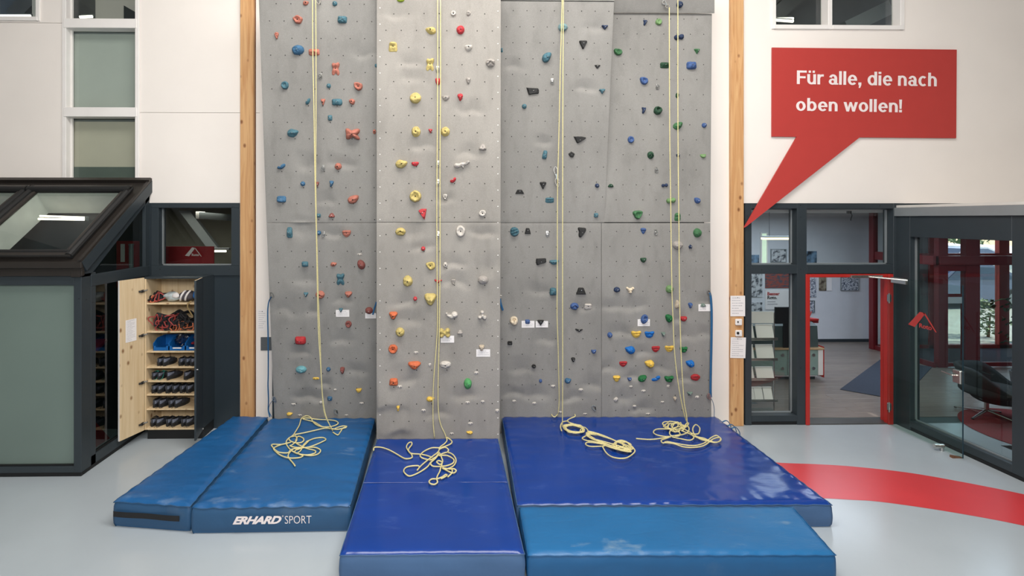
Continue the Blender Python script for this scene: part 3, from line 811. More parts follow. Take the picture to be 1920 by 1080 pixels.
# ------------------------------------------------------------------ locker with open doors
LX0, LX1, LY0, LZ0, LZ1 = -3.995, -3.25, -.38, .14, 2.155
lc = thing('locker', 'tall anthracite locker of spruce board with both doors open', 'locker', (-3.62, -.2, 0))
T = .02
def lm(name, x0, x1, y0, y1, z0, z1, m): return obj(name, MB().bbox(x0, x1, y0, y1, z0, z1, .002), M[m], lc)
lm('plinth', LX0+.01, LX1-.01, LY0+.05, -.0, 0, LZ0, 'rubber')
lm('top_panel', LX0, LX1, LY0, 0, LZ1-T, LZ1, 'anth')
lm('side_panel', LX0, LX0+T, LY0, 0, LZ0, LZ1-T, 'ply')
sp = lm('side_panel', LX1-T, LX1, LY0, 0, LZ0, LZ1-T, 'anth')
lm('inner_lining', LX1-T-.006, LX1-T, LY0, -.02, LZ0, LZ1-T, 'ply')
lm('back_panel', LX0+T, LX1-T-.006, -.02, -.004, LZ0, LZ1-T, 'ply')
SH = [zw(y, Y=LY0) for y in (567, 619.5, 656.5, 685.5, 711.5, 736.5, 763.5)] + [LZ0+.022]
for z in SH[:-1]: lm('shelf', LX0+T, LX1-T-.006, LY0+.012, -.02, z-T, z, 'ply')
lm('bottom_panel', LX0+T, LX1-T-.006, LY0, -.02, LZ0, LZ0+.022, 'ply')
def leaf(hx, fx, fy, outer, inner, thick, edge):
    """door leaf from hinge (hx, LY0) to free edge (fx, fy); inner face towards the camera-left locker"""
    a = Vector((hx, LY0-.004, 0)); b = Vector((fx, fy, 0)); d = (b-a).normalized(); n = Vector((-d.y, d.x, 0))
    if n.x*(hx-(LX0+LX1)/2) < 0: n = -n        # n points outwards, away from the locker axis
    def slab(o0, o1):
        lp = [a+n*o0, b+n*o0, b+n*o1, a+n*o1]
        return MB().hexa([p+Vector((0,0,LZ0)) for p in lp], [p+Vector((0,0,LZ1-.004)) for p in lp])
    dl = obj('door', slab(0, thick*.8), inner, lc)
    obj('outer_face', slab(thick*.8, thick), outer, dl)
    e0, e1 = b+d*.0, b+d*.003
    lp = [e0, e1, e1+n*thick, e0+n*thick]
    obj('edge_band', MB().hexa([p+Vector((0,0,LZ0)) for p in lp], [p+Vector((0,0,LZ1-.004)) for p in lp]), edge, dl)
    return dl, a, d, n
dl, a1, d1, n1 = leaf(LX0, -4.10, -.725, M['white'], M['ply'], .022, M['white'])
for z in (1.98, 1.40, .78, .24):
    q = a1 + d1*.02 - n1*.004 + Vector((0,0,z))
    h = obj('hinge', MB().tube([q-n1*.0, q+d1*.04-n1*.02], .018, 8).tube([q+d1*.04-n1*.018, q+d1*.07-n1*.004], .012, 8), M['black'], dl)
    obj('hinge_arm', MB().tube([q, q+Vector((.05,.01,.012))], .011, 6), M['steel'], dl)
dr2, a2, d2, n2 = leaf(LX1, -3.175, -.72, M['anth2'], M['ply'], .022, M['anth'])
q = a2 + d2*.30 + n2*.022 + Vector((0,0,1.02))
obj('knob', MB().cyl(q, q+n2*.012, .009, 10), M['steel'], dr2)
q = a2 + d2*.02 + n2*.022 + Vector((0,0,.16))
obj('knob', MB().cyl(q, q+n2*.012, .010, 10), M['steel'], dr2)
# notice on the door
def sheet(label, p00, ex, ez, w, h, rows, cat='notice', group=None, m='paper', n=None, thick=.0015, seed=1, curl=0.0, name='notice_sheet'):
    """paper with faint lines of print; p00 lower-left corner, ex/ez directions, n towards the viewer"""
    n = n or Vector((0,-1,0)); R = random.Random(seed)
    def P(u, v, o=0.0): return p00 + ex*(u*w) + ez*(v*h) + n*(o + curl*(u*u) )
    t = link(name, None, None, p00); tag(t, label, cat, group)
    mb = MB().grid(lambda u, v: P(u, v, thick), 4, 3)
    mb.grid(lambda u, v: P(u, v, 0), 4, 3, flip=True)
    obj('paper', mb, M[m], t)
    pr = MB()
    for i in range(rows):
        v = 1 - (i+1.0)/(rows+1); hh = .28/(rows+1)
        u = .10 + (.0 if i % 3 else .02)
        end = R.uniform(.45, .9)
        while u < end:
            l = R.uniform(.04, .13)
            if u + l > .93: break
            pr.add([P(u, v, thick+.0006), P(u+l, v, thick+.0006), P(u+l, v+hh, thick+.0006), P(u, v+hh, thick+.0006)], [(0,1,2,3)])
            u += l + .025
    if pr.f: 
        o = obj('print', pr, M['ink'], t); o['kind'] = 'stuff'
    return t
q = a1 + d1*.275 - n1*.002 + Vector((0,0,zw(641, Y=-.66)))
sheet('printed white sheet stuck on the inside of the open locker door', q, -d1, Vector((0,0,1)), .155, .285, 16, n=-n1, seed=5)
# ------------------------------------------------------------------ what lies in the locker
M['shoerub'] = mat('black_shoe_rubber', (27,28,30), .5)
M['shoegrey'] = mat('grey_shoe_upper', (112,118,134), .75, var=.15, scale=30)
M['shoedark'] = mat('dark_shoe_upper', (44,46,52), .75, var=.15, scale=30)
M['lace'] = mat('dark_lace', (34,34,36), .8)
M['laceteal'] = mat('teal_lace', (40,160,140), .8)
M['shoeinner'] = mat('shoe_lining', (22,22,24), .9)
def shoe_parts(L, Wd, Hh):
    """climbing shoe, heel towards -Y, sole at z=0"""
    def wid(t): return Wd*.5*(.62 + .55*math.sin(math.pi*(.12+.80*t))**1.2 - .25*max(0, t-.8)/.2)
    def loft(z0, z1, shrink, top):
        def fn(u, v):
            a = 2*math.pi*u
            t = .5 - .5*math.cos(a) if False else None
            x = math.cos(a); y = math.sin(a)
            tt = (y+1)/2
            px = wid(tt)*x*(1-shrink*v); py = (tt-.5)*L*(1-.06*shrink*v)
            zz = z0 + (z1(tt)-z0)*v
            return Vector((px, py, zz))
        return MB().grid(fn, 20, 5)
    rub = loft(0, lambda t: Hh*(.42-.10*t), -.05, False)
    base = MB(); base.v = [v for v in rub.v]; base.f = list(rub.f); base.m = list(rub.m)
    base.f.append(list(range(20))[::-1]); base.m.append(0)
    up = loft(Hh*.36, lambda t: Hh*(1.0 - .55*max(0, t-.30)/.7 - .12*math.sin(math.pi*min(1, t/.45))), .38, True)
    n = len(up.v); top = [up.v[5*21+i] for i in range(20)]
    inn = MB(); c = sum(top, Vector())/20; inn.add([v - Vector((0,0,.006)) for v in top] + [c-Vector((0,0,.02))], [(i, (i+1) % 20, 20) for i in range(20)])
    lace = MB()
    for k in range(4):
        t = .48+.10*k; y = (t-.5)*L; z = Hh*(1.0-.55*(t-.30)/.7)+.002
        lace.tube([(-wid(t)*.45, y, z-.006), (0, y+.008, z+.003), (wid(t)*.45, y, z-.006)], .0035, 5)
    lace.tube(catmull([(.0, -.0*L, Hh*.88), (.02, -.06*L, Hh*1.05), (.035, -.12*L, Hh*.85), (Wd*.5, -.3*L, Hh*.25), (Wd*.52, -.46*L, .008), (Wd*.4, -.62*L, .006)], 4), .003, 5)
    tab = MB().grid(lambda u, v: Vector((wid(.02+.1*v)*math.sin((u-.5)*2.6)*.96, -L*.5*.985*math.cos((u-.5)*2.4)+.004*v, Hh*(.46+.42*v))), 8, 3)
    return base, up, inn, lace, tab
_sp = shoe_parts(.25, .088, .105)
_sm = [p.mesh(n, m, True) for p, n, m in zip(_sp, ('rubber_rand','upper','lining','laces','heel_tab'), (M['shoerub'],M['shoedark'],M['shoeinner'],M['lace'],M['shoegrey']))]
_smt = _sp[3].mesh('laces', M['laceteal'], True)
def shoe(px, row, label, yaw, teal=False, sc=1.0, grey=False, y=-.215):
    z = SH[row]
    x = onY(px, 700, y).x if True else 0
    r = thing('climbing_shoe', label, 'shoe', (x, y, z), 'climbing shoes in the locker')
    r.rotation_euler = (0, 0, math.radians(yaw)); r.scale = (sc, sc, sc)
    for nm, me in zip(('rubber_rand','upper','lining','laces','heel_tab'), _sm):
        if nm == 'laces' and teal: me = _smt
        link(nm, me, r)
    return r
rows = {3: [(304,8),(319,-14),(344,6),(356,3),(367,-3)], 4: [(294,4),(306,-4),(328,-22),(356,-5)],
        5: [(294,6),(308,-8),(320,5),(333,2),(346,7),(360,-3)], 6: [(297,4),(311,-12),(326,4),(342,-20)],
        7: [(291,12),(307,-16),(321,6),(334,-12),(349,5),(362,-18)]}
rown = {3:'top shoe shelf', 4:'second shoe shelf', 5:'third shoe shelf', 6:'fourth shoe shelf', 7:'locker floor'}
for r_, L_ in rows.items():
    for i, (px, yw) in enumerate(L_):
        teal = r_ == 4 and i < 2
        s_ = 'leftmost' if i == 0 else ('rightmost' if i == len(L_)-1 else ordinal(i)+' from left')
        lab = ('grey climbing shoe with teal laces, %s of the teal-laced pair' % ('left' if i == 0 else 'right')) if teal else \
              'black climbing shoe with grey heel on the locker\'s %s, %s' % (rown[r_].replace('locker floor', 'lowest board'), s_)
        shoe(px, r_, lab, yw, teal, .92 if teal else 1.0)

# storage bins
M['binblue'] = mat('blue_bin_plastic', (22,98,168), .35, var=.03)
M['plasticbag'] = glass('thin_plastic', (215,215,218), .12, .25)
def bin_(x0, x1, label, card):
    z = SH[2]; y0, y1 = -.345, -.05; h = .155; t = .006
    b = thing('storage_bin', label, 'bin', ((x0+x1)/2, (y0+y1)/2, z), 'open-front blue storage bins')
    obj('base', MB().bbox(x0, x1, y0, y1, z, z+.008, .003), M['binblue'], b)
    for xa in (x0, x1-t):
        obj('side', MB().hexa([(xa,y0,z+.008),(xa,y1,z+.008),(xa,y1,z+h),(xa,y0+.10,z+h),(xa,y0,z+h*.62)], [(xa+t,y0,z+.008),(xa+t,y1,z+.008),(xa+t,y1,z+h),(xa+t,y0+.10,z+h),(xa+t,y0,z+h*.62)]), M['binblue'], b)
    obj('back', MB().bbox(x0+t, x1-t, y1-t, y1, z+.008, z+h, .002), M['binblue'], b)
    obj('front_lip', MB().hexa([(x0,y0,z+.008),(x1,y0,z+.008),(x1,y0,z+.062),(x1-.03,y0,z+.066),(x1-.036,y0,z+.045),(x0+.036,y0,z+.045),(x0+.03,y0,z+.066),(x0,y0,z+.062)],
        [(x0,y0+t,z+.008),(x1,y0+t,z+.008),(x1,y0+t,z+.062),(x1-.03,y0+t,z+.066),(x1-.036,y0+t,z+.045),(x0+.036,y0+t,z+.045),(x0+.03,y0+t,z+.066),(x0,y0+t,z+.062)]), M['binblue'], b)
    if card: obj('card', MB().box(x0+.05, x1-.05, y0-.004, y0-.001, z+.028, z+.044), M['paper'], b)
    return b
bx = [xw(p, -.345) for p in (287, 317, 348, 378)]
bin_(bx[0], bx[1]-.005, 'empty blue open-front bin, left of the three in the locker', False)
bin_(bx[1], bx[2]-.005, 'blue open-front bin holding a clear plastic bag', True)
bin_(bx[2], bx[3]-.005, 'blue open-front bin with red gear beside the locker door', True)
def lumpy(c, rx, ry, rz, seed, amp=.25, fr=6.0, nu=22, nv=13):
    mb = MB().ball((0,0,0), rx, ry, rz, nu, nv)
    for v in mb.v:
        k = 1 + amp*noise.noise(Vector((v.x*fr+seed, v.y*fr, v.z*fr*1.3)) * 1.8)
        v.x *= k; v.y *= k; v.z *= k
    lo = min(v.z for v in mb.v)
    for v in mb.v: v.z -= lo
    mb.xform(Matrix.Translation(c)); return mb
xm = (bx[1]+bx[2])/2
mthing('plastic_bag', 'crumpled clear plastic bag in the middle blue bin', 'bag', lumpy((xm, -.2, SH[2]+.012), .10, .09, .085, 3, .5, 14), M['plasticbag'])
M['cordred'] = mat('dark_red_cord', (140,30,44), .8)
mthing('cord_bundle', 'dark red cord bundle in the right-hand blue bin', 'cord', MB().tube(catmull([(bx[2]+.04+.05*math.cos(i*1.1)+.04, -.2+.05*math.sin(i*1.7), SH[2]+.04+.011*i) for i in range(10)], 5), .012, 7), M['cordred'], smooth=True)

# harnesses and bags
M['hblack'] = mat('harness_black_foam', (27,27,31), .85, var=.15, scale=40)
M['hred'] = mat('red_harness_tape', (150,58,54), .7)
M['horange'] = mat('orange_harness_tape', (180,100,66), .7)
M['silver'] = mat('silver_grey_fabric', (172,182,184), .55, var=.10, scale=14)
M['silverw'] = mat('white_grey_fabric', (206,202,200), .6, var=.08, scale=14)
M['darkgreyfab'] = mat('dark_grey_fabric', (66,62,68), .8, var=.1, scale=14)
def band(c, rx, rz, wd, tilt, seed, th=.008, wob=.18):
    """closed padded band (belt or leg loop)"""
    R = random.Random(seed); ph = R.uniform(0, 6)
    mb = MB(); n = 26; vs = []
    Mx = Matrix.Translation(c) @ Matrix.Rotation(tilt[0],4,'X') @ Matrix.Rotation(tilt[1],4,'Y') @ Matrix.Rotation(tilt[2],4,'Z')
    for i in range(n):
        a = 2*math.pi*i/n; k = 1+wob*math.sin(3*a+ph)
        d = Vector((math.cos(a)*rx*k, math.sin(a)*rz*k, 0)); o = d.normalized()*th
        w_ = wd*(.75+.25*math.cos(a+ph))
        for q in (d-o+Vector((0,0,-w_/2)), d+o+Vector((0,0,-w_/2)), d+o+Vector((0,0,w_/2)), d-o+Vector((0,0,w_/2))): vs.append(Mx @ q)
    fs = []
    for i in range(n):
        j = (i+1) % n
        for q in range(4): fs.append((i*4+q, j*4+q, j*4+(q+1) % 4, i*4+(q+1) % 4))
    mb.add(vs, fs); return mb
def clampbox(mb, x0, x1, y0, y1, z0, z1):
    for v in mb.v:
        v.x = min(max(v.x, x0), x1); v.y = min(max(v.y, y0), y1); v.z = min(max(v.z, z0), z1)
    return mb
LIM = (LX0+T+.004, LX1-T-.01, LY0+.015, -.03)
def harness(px, dz, row, label, acc, seed, s=1.0, y=-.22):
    R = random.Random(seed); z = SH[row]; x = xw(px, y)
    t = thing('climbing_harness', label, 'harness', (x, y, z), 'harnesses in the locker')
    zr = (z+.003, z+.30)
    f = lambda m: clampbox(m, *LIM, *zr)
    obj('waist_belt', f(band(Vector((x, y, z+dz)), .105*s, .075*s, .085, (R.uniform(-.9,.9), R.uniform(-.6,.6), R.uniform(0,3)), seed)), M['hblack'], t)
    for k in range(2):
        b = obj('leg_loop', f(band(Vector((x+R.uniform(-.05,.05), y-.05+R.uniform(-.03,.03), z+dz*.8+.01)), .075*s, .058*s, .075, (R.uniform(.4,1.5), R.uniform(-.8,.8), R.uniform(0,3)), seed+7+k)), M['hblack'], t)
        obj('edge_tape', f(band(Vector((x+R.uniform(-.05,.05), y-.09, z+dz*.8+.01)), .078*s, .06*s, .008, (R.uniform(.7,1.6), R.uniform(-.8,.8), R.uniform(0,3)), seed+17+k)), acc, b)
    obj('strap', MB().tube(catmull([Vector((x+R.uniform(-.10,.10), y-.10+R.uniform(-.03,.02), z+.015+R.uniform(0, dz*1.4))) for _ in range(5)], 6), .0065, 6, flat=.35), acc, t)
    return t
harness(300, .075, 0, 'black harness with red tape at the left of the top shelf', M['hred'], 11, .8)
harness(291, .035, 0, 'black harness with orange tape lying low in the top shelf corner', M['horange'], 12, .6)
harness(305, .15, 1, 'black harness with dark red tape, upper left of the tangled pile', M['hred'], 21)
harness(330, .16, 1, 'black harness with red strap, top middle of the tangled pile', M['hred'], 22)
harness(353, .15, 1, 'black harness on the right of the tangled pile by the door', M['webblack'], 23)
harness(312, .06, 1, 'black harness with red loops, low left in the tangled pile', M['hred'], 24, .9)
harness(336, .06, 1, 'black harness with orange loops, low middle in the tangled pile', M['horange'], 25, .9)
harness(357, .06, 1, 'black harness with orange pad, low right in the tangled pile', M['horange'], 26, .9)
b = thing('fabric_bag', 'silver grey stuffed fabric bag on the locker top shelf', 'bag', (xw(324, -.24), -.24, SH[0]))
obj('body', lumpy((xw(324, -.24), -.24, SH[0]+.002), .105, .09, .062, 9, .35, 8), M['silver'], b, smooth=True)
obj('flap', lumpy((xw(330, -.29), -.295, SH[0]+.05), .055, .04, .038, 4, .3, 12), M['silverw'], b, smooth=True)
b = thing('helmet_bag', 'dark grey bag with white straps right on the locker top shelf', 'bag', (xw(350, -.24), -.24, SH[0]))
xc = xw(351, -.24)
obj('body', lumpy((xc, -.24, SH[0]+.002), .10, .10, .072, 14, .25, 8), M['darkgreyfab'], b, smooth=True)
for s in (-.03, .035):
    obj('strap', MB().tube([Vector((xc+s+.09*math.sin(a)*.3, -.24-.107*math.cos(a), SH[0]+.075+.078*math.sin(a))) for a in [(-.7+.2*i) for i in range(11)]], .012, 6, flat=.4), M['silverw'], b)
mthing('blue_pouch', 'small blue pouch squeezed beside the locker door on top shelf', 'pouch', lumpy((xw(367, -.25), -.25, SH[0]+.03), .03, .05, .06, 8, .2, 9), M['binblue'], smooth=True)
M['webtan'] = mat('tan_webbing', (150,128,84), .8)
q = xw(355, -.37)
mthing('loose_strap', 'tan webbing strap hanging over the top locker shelf edge', 'strap', MB().tube(catmull([(q, -.33, SH[0]+.02), (q+.0, -.39, SH[0]+.004), (q-.012, -.392, SH[0]-.05), (q+.03, -.392, SH[0]-.13), (q+.055, -.39, SH[0]-.17)], 6), .012, 6, flat=.3), M['webtan'])
# ------------------------------------------------------------------ landing mats
M['matA'] = vinyl('blue_mat_vinyl', (28,88,142), (150,168,184), .38, .45, 1.3)
M['matAs'] = vinyl('blue_mat_side_vinyl', (44,82,118), (104,118,132), .5, .25, 4.1)
M['matC'] = vinyl('royal_blue_mat_vinyl', (17,58,136), (104,130,180), .17, .22, 2.2, .08)
M['matCs'] = vinyl('faded_blue_mat_side', (66,96,134), (130,146,166), .5, .35, 5.2)
M['matE'] = vinyl('light_blue_mat_vinyl', (30,100,152), (150,170,176), .36, .55, 7.7)
M['matEs'] = vinyl('light_blue_mat_side', (28,84,130), (104,124,146), .48, .3, 9.2)
def landing_mat(label, q, h, top, side, seed, wrinkle=.006, sag=.012, group='blue landing mats below the climbing wall'):
    """q: back-left, back-right, front-right, front-left corners on the floor plan"""
    q = [Vector((p.x, p.y, 0)) for p in q]; bl, br, fr, fl = q
    c = sum(q, Vector())/4
    t = thing('landing_mat', label, 'mat', (c.x, c.y, 0), group)
    def P(u, v): return (bl*(1-u)+br*u)*(1-v) + (fl*(1-u)+fr*u)*v
    W_ = (br-bl).length; L_ = (fl-bl).length
    R = random.Random(seed); ph = [R.uniform(0, 6) for _ in range(6)]
    def top_z(u, v):
        eu = min(u, 1-u)*W_; ev = min(v, 1-v)*L_; e = min(eu, ev)
        z = h - .022*math.exp(-(e/.018)) + sag*(math.sin(math.pi*u)*math.sin(math.pi*v)-.5)*.6
        p = P(u, v)
        s = p.x+seed*3.1 if ev < eu else p.y+seed*1.7
        pk = math.exp(-(e/.10))
        z += wrinkle*pk*(math.sin(s*38+ph[0]+2*noise.noise(Vector((p.x*3, p.y*3, seed)))) *.7)
        z += wrinkle*1.1*noise.noise(Vector((p.x*1.2+p.y*.7+seed, p.y*3.6, seed*2.2)))*min(1, e/.1)
        z += wrinkle*.6*noise.noise(Vector((p.x*6+seed, p.y*9, seed*1.2)))*min(1, e/.06)
        return z
    nu, nv = max(24, int(W_/.028)), max(24, int(L_/.028))
    def cu(u):   # denser rows near the rim
        return u
    def tp(u, v):
        p = P(u, v); e = min(min(u, 1-u)*W_, min(v, 1-v)*L_)
        p = p + (c-p).normalized()*.009*(1 if e < .001 else 0)
        return Vector((p.x, p.y, top_z(u, v)))
    obj('top_cover', MB().grid(tp, nu, nv, flip=True), top, t, smooth=True)
    # sides: one band round the edge
    per = []
    for i in range(nu): per.append((i/nu, 0.0, 0))
    for j in range(nv): per.append((1.0, j/nv, 1))
    for i in range(nu): per.append((1-i/nu, 1.0, 2))
    for j in range(nv): per.append((0.0, 1-j/nv, 3))
    K = 7; n = len(per); vs = []; nrm = [Vector((0,1,0)), Vector((1,0,0)), Vector((0,-1,0)), Vector((-1,0,0))]
    for k in range(K+1):
        f = k/K
        for (u, v, s_) in per:
            p = P(u, v); zt = top_z(u, v)
            corner = min(min(u, 1-u)*W_ if s_ in (0, 2) else 9, min(v, 1-v)*L_ if s_ in (1, 3) else 9)
            o = .010*math.sin(math.pi*f) + .007*noise.noise(Vector((p.x*5+seed, p.y*5, f*2.5)))*math.sin(math.pi*f)
            o -= (.009 if f == 0 else .012 if f == 1 else 0) + .010*math.exp(-corner/.02)
            z = zt*(1-f) - .004*0
            pp = p + nrm[s_]*o
            vs.append((pp.x, pp.y, max(z, .001) if f < 1 else .001))
    fs = [(k*n+i, k*n+(i+1) % n, (k+1)*n+(i+1) % n, (k+1)*n+i) for k in range(K) for i in range(n)]
    mb = MB().add(vs, [f_[::-1] for f_ in fs]); mb.f.append([K*n+i for i in range(n)]); mb.m.append(0)
    obj('side_cover', mb, side, t, smooth=True)
    # piping along the top rim, lying on the cover's edge
    rim = []
    for (u, v, s_) in per[::2]:
        p = P(u, v); rim.append(Vector((p.x, p.y, top_z(u, v)))+nrm[s_]*-.004)
    obj('piping', MB().tube(rim, .0045, 5, closed=True), side, t, smooth=True)
    return t, P, top_z
def qz(pts, z): return [onZ(px, py, z) for px, py in pts]
HA, HD = .26, .238
cA = qz([(437,778),(503,779),(356,946),(212,936)], HA)
mA, PA, _ = landing_mat('narrow blue landing mat at far left with black carrying strap', cA, HA, M['matA'], M['matAs'], 1.0, .007)
cB = qz([(508,782),(704,781),(657,945),(358,949)], HA)
mB, PB, _ = landing_mat('blue landing mat with white lettering on its front side', cB, HA, M['matA'], M['matAs'], 2.0, .010)
cC = qz([(707,820),(934,819),(984,1034),(636,1036)], HA)
mC, PC_, _ = landing_mat('dark royal blue landing mat in front of the middle pier', cC, HA, M['matC'], M['matCs'], 3.0, .003)
cD = qz([(941,779),(1343,779),(1561,942),(969,943)], HD)
mD, PD, _ = landing_mat('large dark royal blue landing mat below the right climbing panels', cD, HD, M['matC'], M['matCs'], 4.0, .006)
cE = [onZ(973,946,HD), onZ(1488,946,HD), onZ(1568,1036,HD), onZ(989,1037,HD)]
mE, PE, _ = landing_mat('lighter blue scuffed landing mat in the right foreground', cE, HD, M['matE'], M['matEs'], 5.0, .004)
# carrying strap on the narrow mat
fa, fb = cA[3], cA[2]; ex = (fb-fa); ex.z = 0; LW = ex.length; ex.normalize(); nn = Vector((ex.y, -ex.x, 0))
a = Vector((fa.x, fa.y, 0)) + nn*.022
obj('carrying_strap', MB().grid(lambda u, v: a + ex*(.02+u*.86*LW) + nn*(.004*math.sin(u*math.pi*3)) + Vector((0,0,.108+.052*v)), 14, 2), M['webblack'], mA)
# lettering on the second mat
fa, fb = cB[3], cB[2]; ex = fb-fa; ex.z = 0; ex.normalize(); yw = math.atan2(ex.y, ex.x); nn = Vector((ex.y, -ex.x, 0))
def onfront(px, py):
    d = ray(px, py); p0 = Vector((fa.x, fa.y, 0)) + nn*.026
    return CAM + d*((p0-CAM).dot(nn)/d.dot(nn))
a, b2, c_ = onfront(436, 983.5), onfront(528, 983), onfront(436, 968.5)
mb = fit(text_mb('ERHARD', 1, .045, .42, .92), (b2-a).length, c_.z-a.z)
letters(mb, M['letter'], mB, a, 0, yw)
a, b2, c_ = onfront(534, 982), onfront(584, 981), onfront(534, 967.5)
mb = fit(text_mb('SPORT', 1, -.008), (b2-a).length, c_.z-a.z)
letters(mb, M['letter'], mB, a, 0, yw)
a = onfront(528.5, 969.5)
obj('registered_mark', upright(fit(text_mb('®', 1), .016, .016), a, 0, yw), M['letter'], mB)
# seam across the royal blue mats
def seam(t, P, v0, v1, H, u0=.01, u1=.99):
    mb = MB().tube([Vector((P(u0+(u1-u0)*i/20, v0+(v1-v0)*i/20).x, P(u0+(u1-u0)*i/20, v0+(v1-v0)*i/20).y, H+.0015)) for i in range(21)], .004, 5, flat=.5)
    obj('seam', mb, M['matC'], t)
seam(mC, PC_, .50, .50, HA+.001)
# tie bands at the outer edge of the large mat
e0 = Vector((cD[1].x, cD[1].y, 0)); e1 = Vector((cD[2].x, cD[2].y, 0))
for k, f in enumerate((.10, .16, .20)):
    p = e0.lerp(e1, f)
    obj('tie_band', MB().tube(catmull([p+Vector((-.03,0,HD-.005)), p+Vector((.03,.0,HD+.012)), p+Vector((.07,-.02,HD-.05)), p+Vector((.05,-.05,.09)), p+Vector((.06,-.05,.03))], 5), .013, 6, flat=.4), M['webblue'], mD)
# ------------------------------------------------------------------ climbing wall
def plane(y0, y1, z0=.26, z1=5.66):
    """leaning panel plane through y0 at height z0 and y1 at height z1"""
    d = Vector((0, y1-y0, z1-z0)).normalized()
    n = Vector((0, -d.z, d.y))
    return Vector((0, y0, z0)), n, d
PL = {'L': plane(-.25, -.81), 'C': plane(-.93, -.95), 'R': plane(-.25, -.33), 'P': plane(-.285, -.60, 2.87, 5.66), 'T': plane(-.34, -.62, 5.64, 6.4)}
cw = thing('climbing_wall', 'tall grey indoor climbing wall of resin panels between two timber posts', 'climbing wall', (.3, -.2, 0))
DENT = {
 'L': [(680,92,22,10,1),(575,300,16,12,1),(640,300,24,10,1),(612,370,16,9,1),(565,425,22,14,1),(625,432,24,10,1),(575,515,24,12,1),(537,572,20,14,1),(585,577,16,12,1),(642,556,16,9,1),(560,655,18,10,1),(641,630,18,10,1),(568,740,16,10,1),(594,740,16,10,1),(668,690,20,12,1),(606,716,14,8,1)],
 'C': [(745,17,26,10,1),(768,110,18,10,1),(880,200,20,10,1),(770,140,20,12,1),(793,268,20,10,1),(778,425,20,12,1),(793,455,20,10,1),(846,488,20,10,1),(918,490,18,16,1),(850,525,22,10,1),(758,560,22,10,1),(762,592,26,12,1),(835,369,14,8,1),(722,742,26,18,-1),(748,795,24,14,-1),(875,735,20,10,1),(820,770,18,8,1),(760,700,18,12,1),(905,430,18,8,1),(880,280,16,10,1)],
 'R': [(1012,540,26,10,1),(1025,627,18,10,1),(1112,712,20,12,1),(975,684,20,10,1),(1000,735,22,10,1),(1330,560,20,12,1),(1152,570,22,10,1),(1192,570,18,10,1),(1168,620,24,10,1),(1205,655,18,10,1),(1292,622,18,12,1),(1140,683,20,10,1),(1240,682,20,10,1),(1170,740,20,12,1),(1285,705,18,8,1),(1205,760,18,9,1),(1075,740,18,9,1),(1330,620,18,10,1),(1270,590,16,10,1),(960,735,20,8,1),(1095,570,18,8,1),(1190,700,20,9,1)],
 'P': [(1120,40,20,12,1),(1018,262,16,8,1),(1100,160,18,8,1),(960,120,18,10,1)]}
DS = {}
def relief(ds, x, z):
    """height of the panel relief at (x, z): scoops with a sharp lower ledge"""
    h = 0
    for cx, cz, rx, rz, s in ds:
        a = (x-cx)/rx; b = (z-cz)/rz
        if abs(a) < 3 and abs(b) < 3:
            a += .45*noise.noise(Vector((x*5, z*5, 7.7))); b += .5*noise.noise(Vector((x*6, z*4, 1.7)))
        if abs(a) > 2.2 or abs(b) > 2.5: continue
        t = b+.45
        g_ = math.exp(-abs(a)**2.6)*(math.exp(-(t/.42)**2) if t < 0 else max(0, 1-t/1.4)**1.2)
        lip = math.exp(-a*a*1.2-((b+1.0)/.45)**2)
        h += s*(-.028*g_ + .002*lip)
    return h + .0025*noise.noise(Vector((x*2.2, z*2.2, 3.1)))
def panel(name, key, px0, px1, py0, py1, m, edge=.03, px0b=None, px1b=None, res=.022, yoff=0.0):
    """front sheet with shallow scooped features; px bounds at the top (px0,px1) and bottom (px0b,px1b)"""
    p, n, d = PL[key]; p = p + n*yoff
    px0b = px0 if px0b is None else px0b; px1b = px1 if px1b is None else px1b
    tl, tr, bl, br = onP(px0, py0, p, n), onP(px1, py0, p, n), onP(px0b, py1, p, n), onP(px1b, py1, p, n)
    zt = (tl.z+tr.z)/2; zb_ = (bl.z+br.z)/2
    def flatp(u, v):
        z = zb_ + (zt-zb_)*v
        x = (bl.x*(1-u)+br.x*u)*(1-v) + (tl.x*(1-u)+tr.x*u)*v
        return Vector((x, p.y + d.y/d.z*(z-p.z), z))
    W_ = (br-bl).length; H_ = abs(zt-zb_)
    ds = []
    for (cx, cy, rx, ry, s) in DENT.get(key, ()):
        if py0-30 < cy < py1+10 and min(px0, px0b)-10 < cx < max(px1, px1b)+10:
            c = onP(cx, cy, p, n); ds.append((c.x, c.z, rx/140*1.05, ry/140*1.6, s))
    DS.setdefault(key, []).extend(ds)
    def fn(u, v):
        q = flatp(u, v); h = relief(ds, q.x, q.z)
        e = min(u*W_, (1-u)*W_, v*H_, (1-v)*H_)
        if e < .01: h = -.003
        return q + n*h
    nu, nv = max(4, int(W_/res)), max(4, int(H_/res))
    mb = MB().grid(fn, nu, nv)
    f0 = len(mb.f)
    # returns
    back = n*-edge
    c = [flatp(0,0)+n*-.003, flatp(1,0)+n*-.003, flatp(1,1)+n*-.003, flatp(0,1)+n*-.003]
    mb.add(c+[q+back for q in c], [(0,4,5,1),(1,5,6,2),(2,6,7,3),(3,7,4,0),(4,7,6,5)])
    me = mb.mesh(name, m, False, WL[cw])
    me.polygons.foreach_set('use_smooth', [True]*f0+[False]*(len(me.polygons)-f0))
    o = link(name, me, cw)
    return flatp
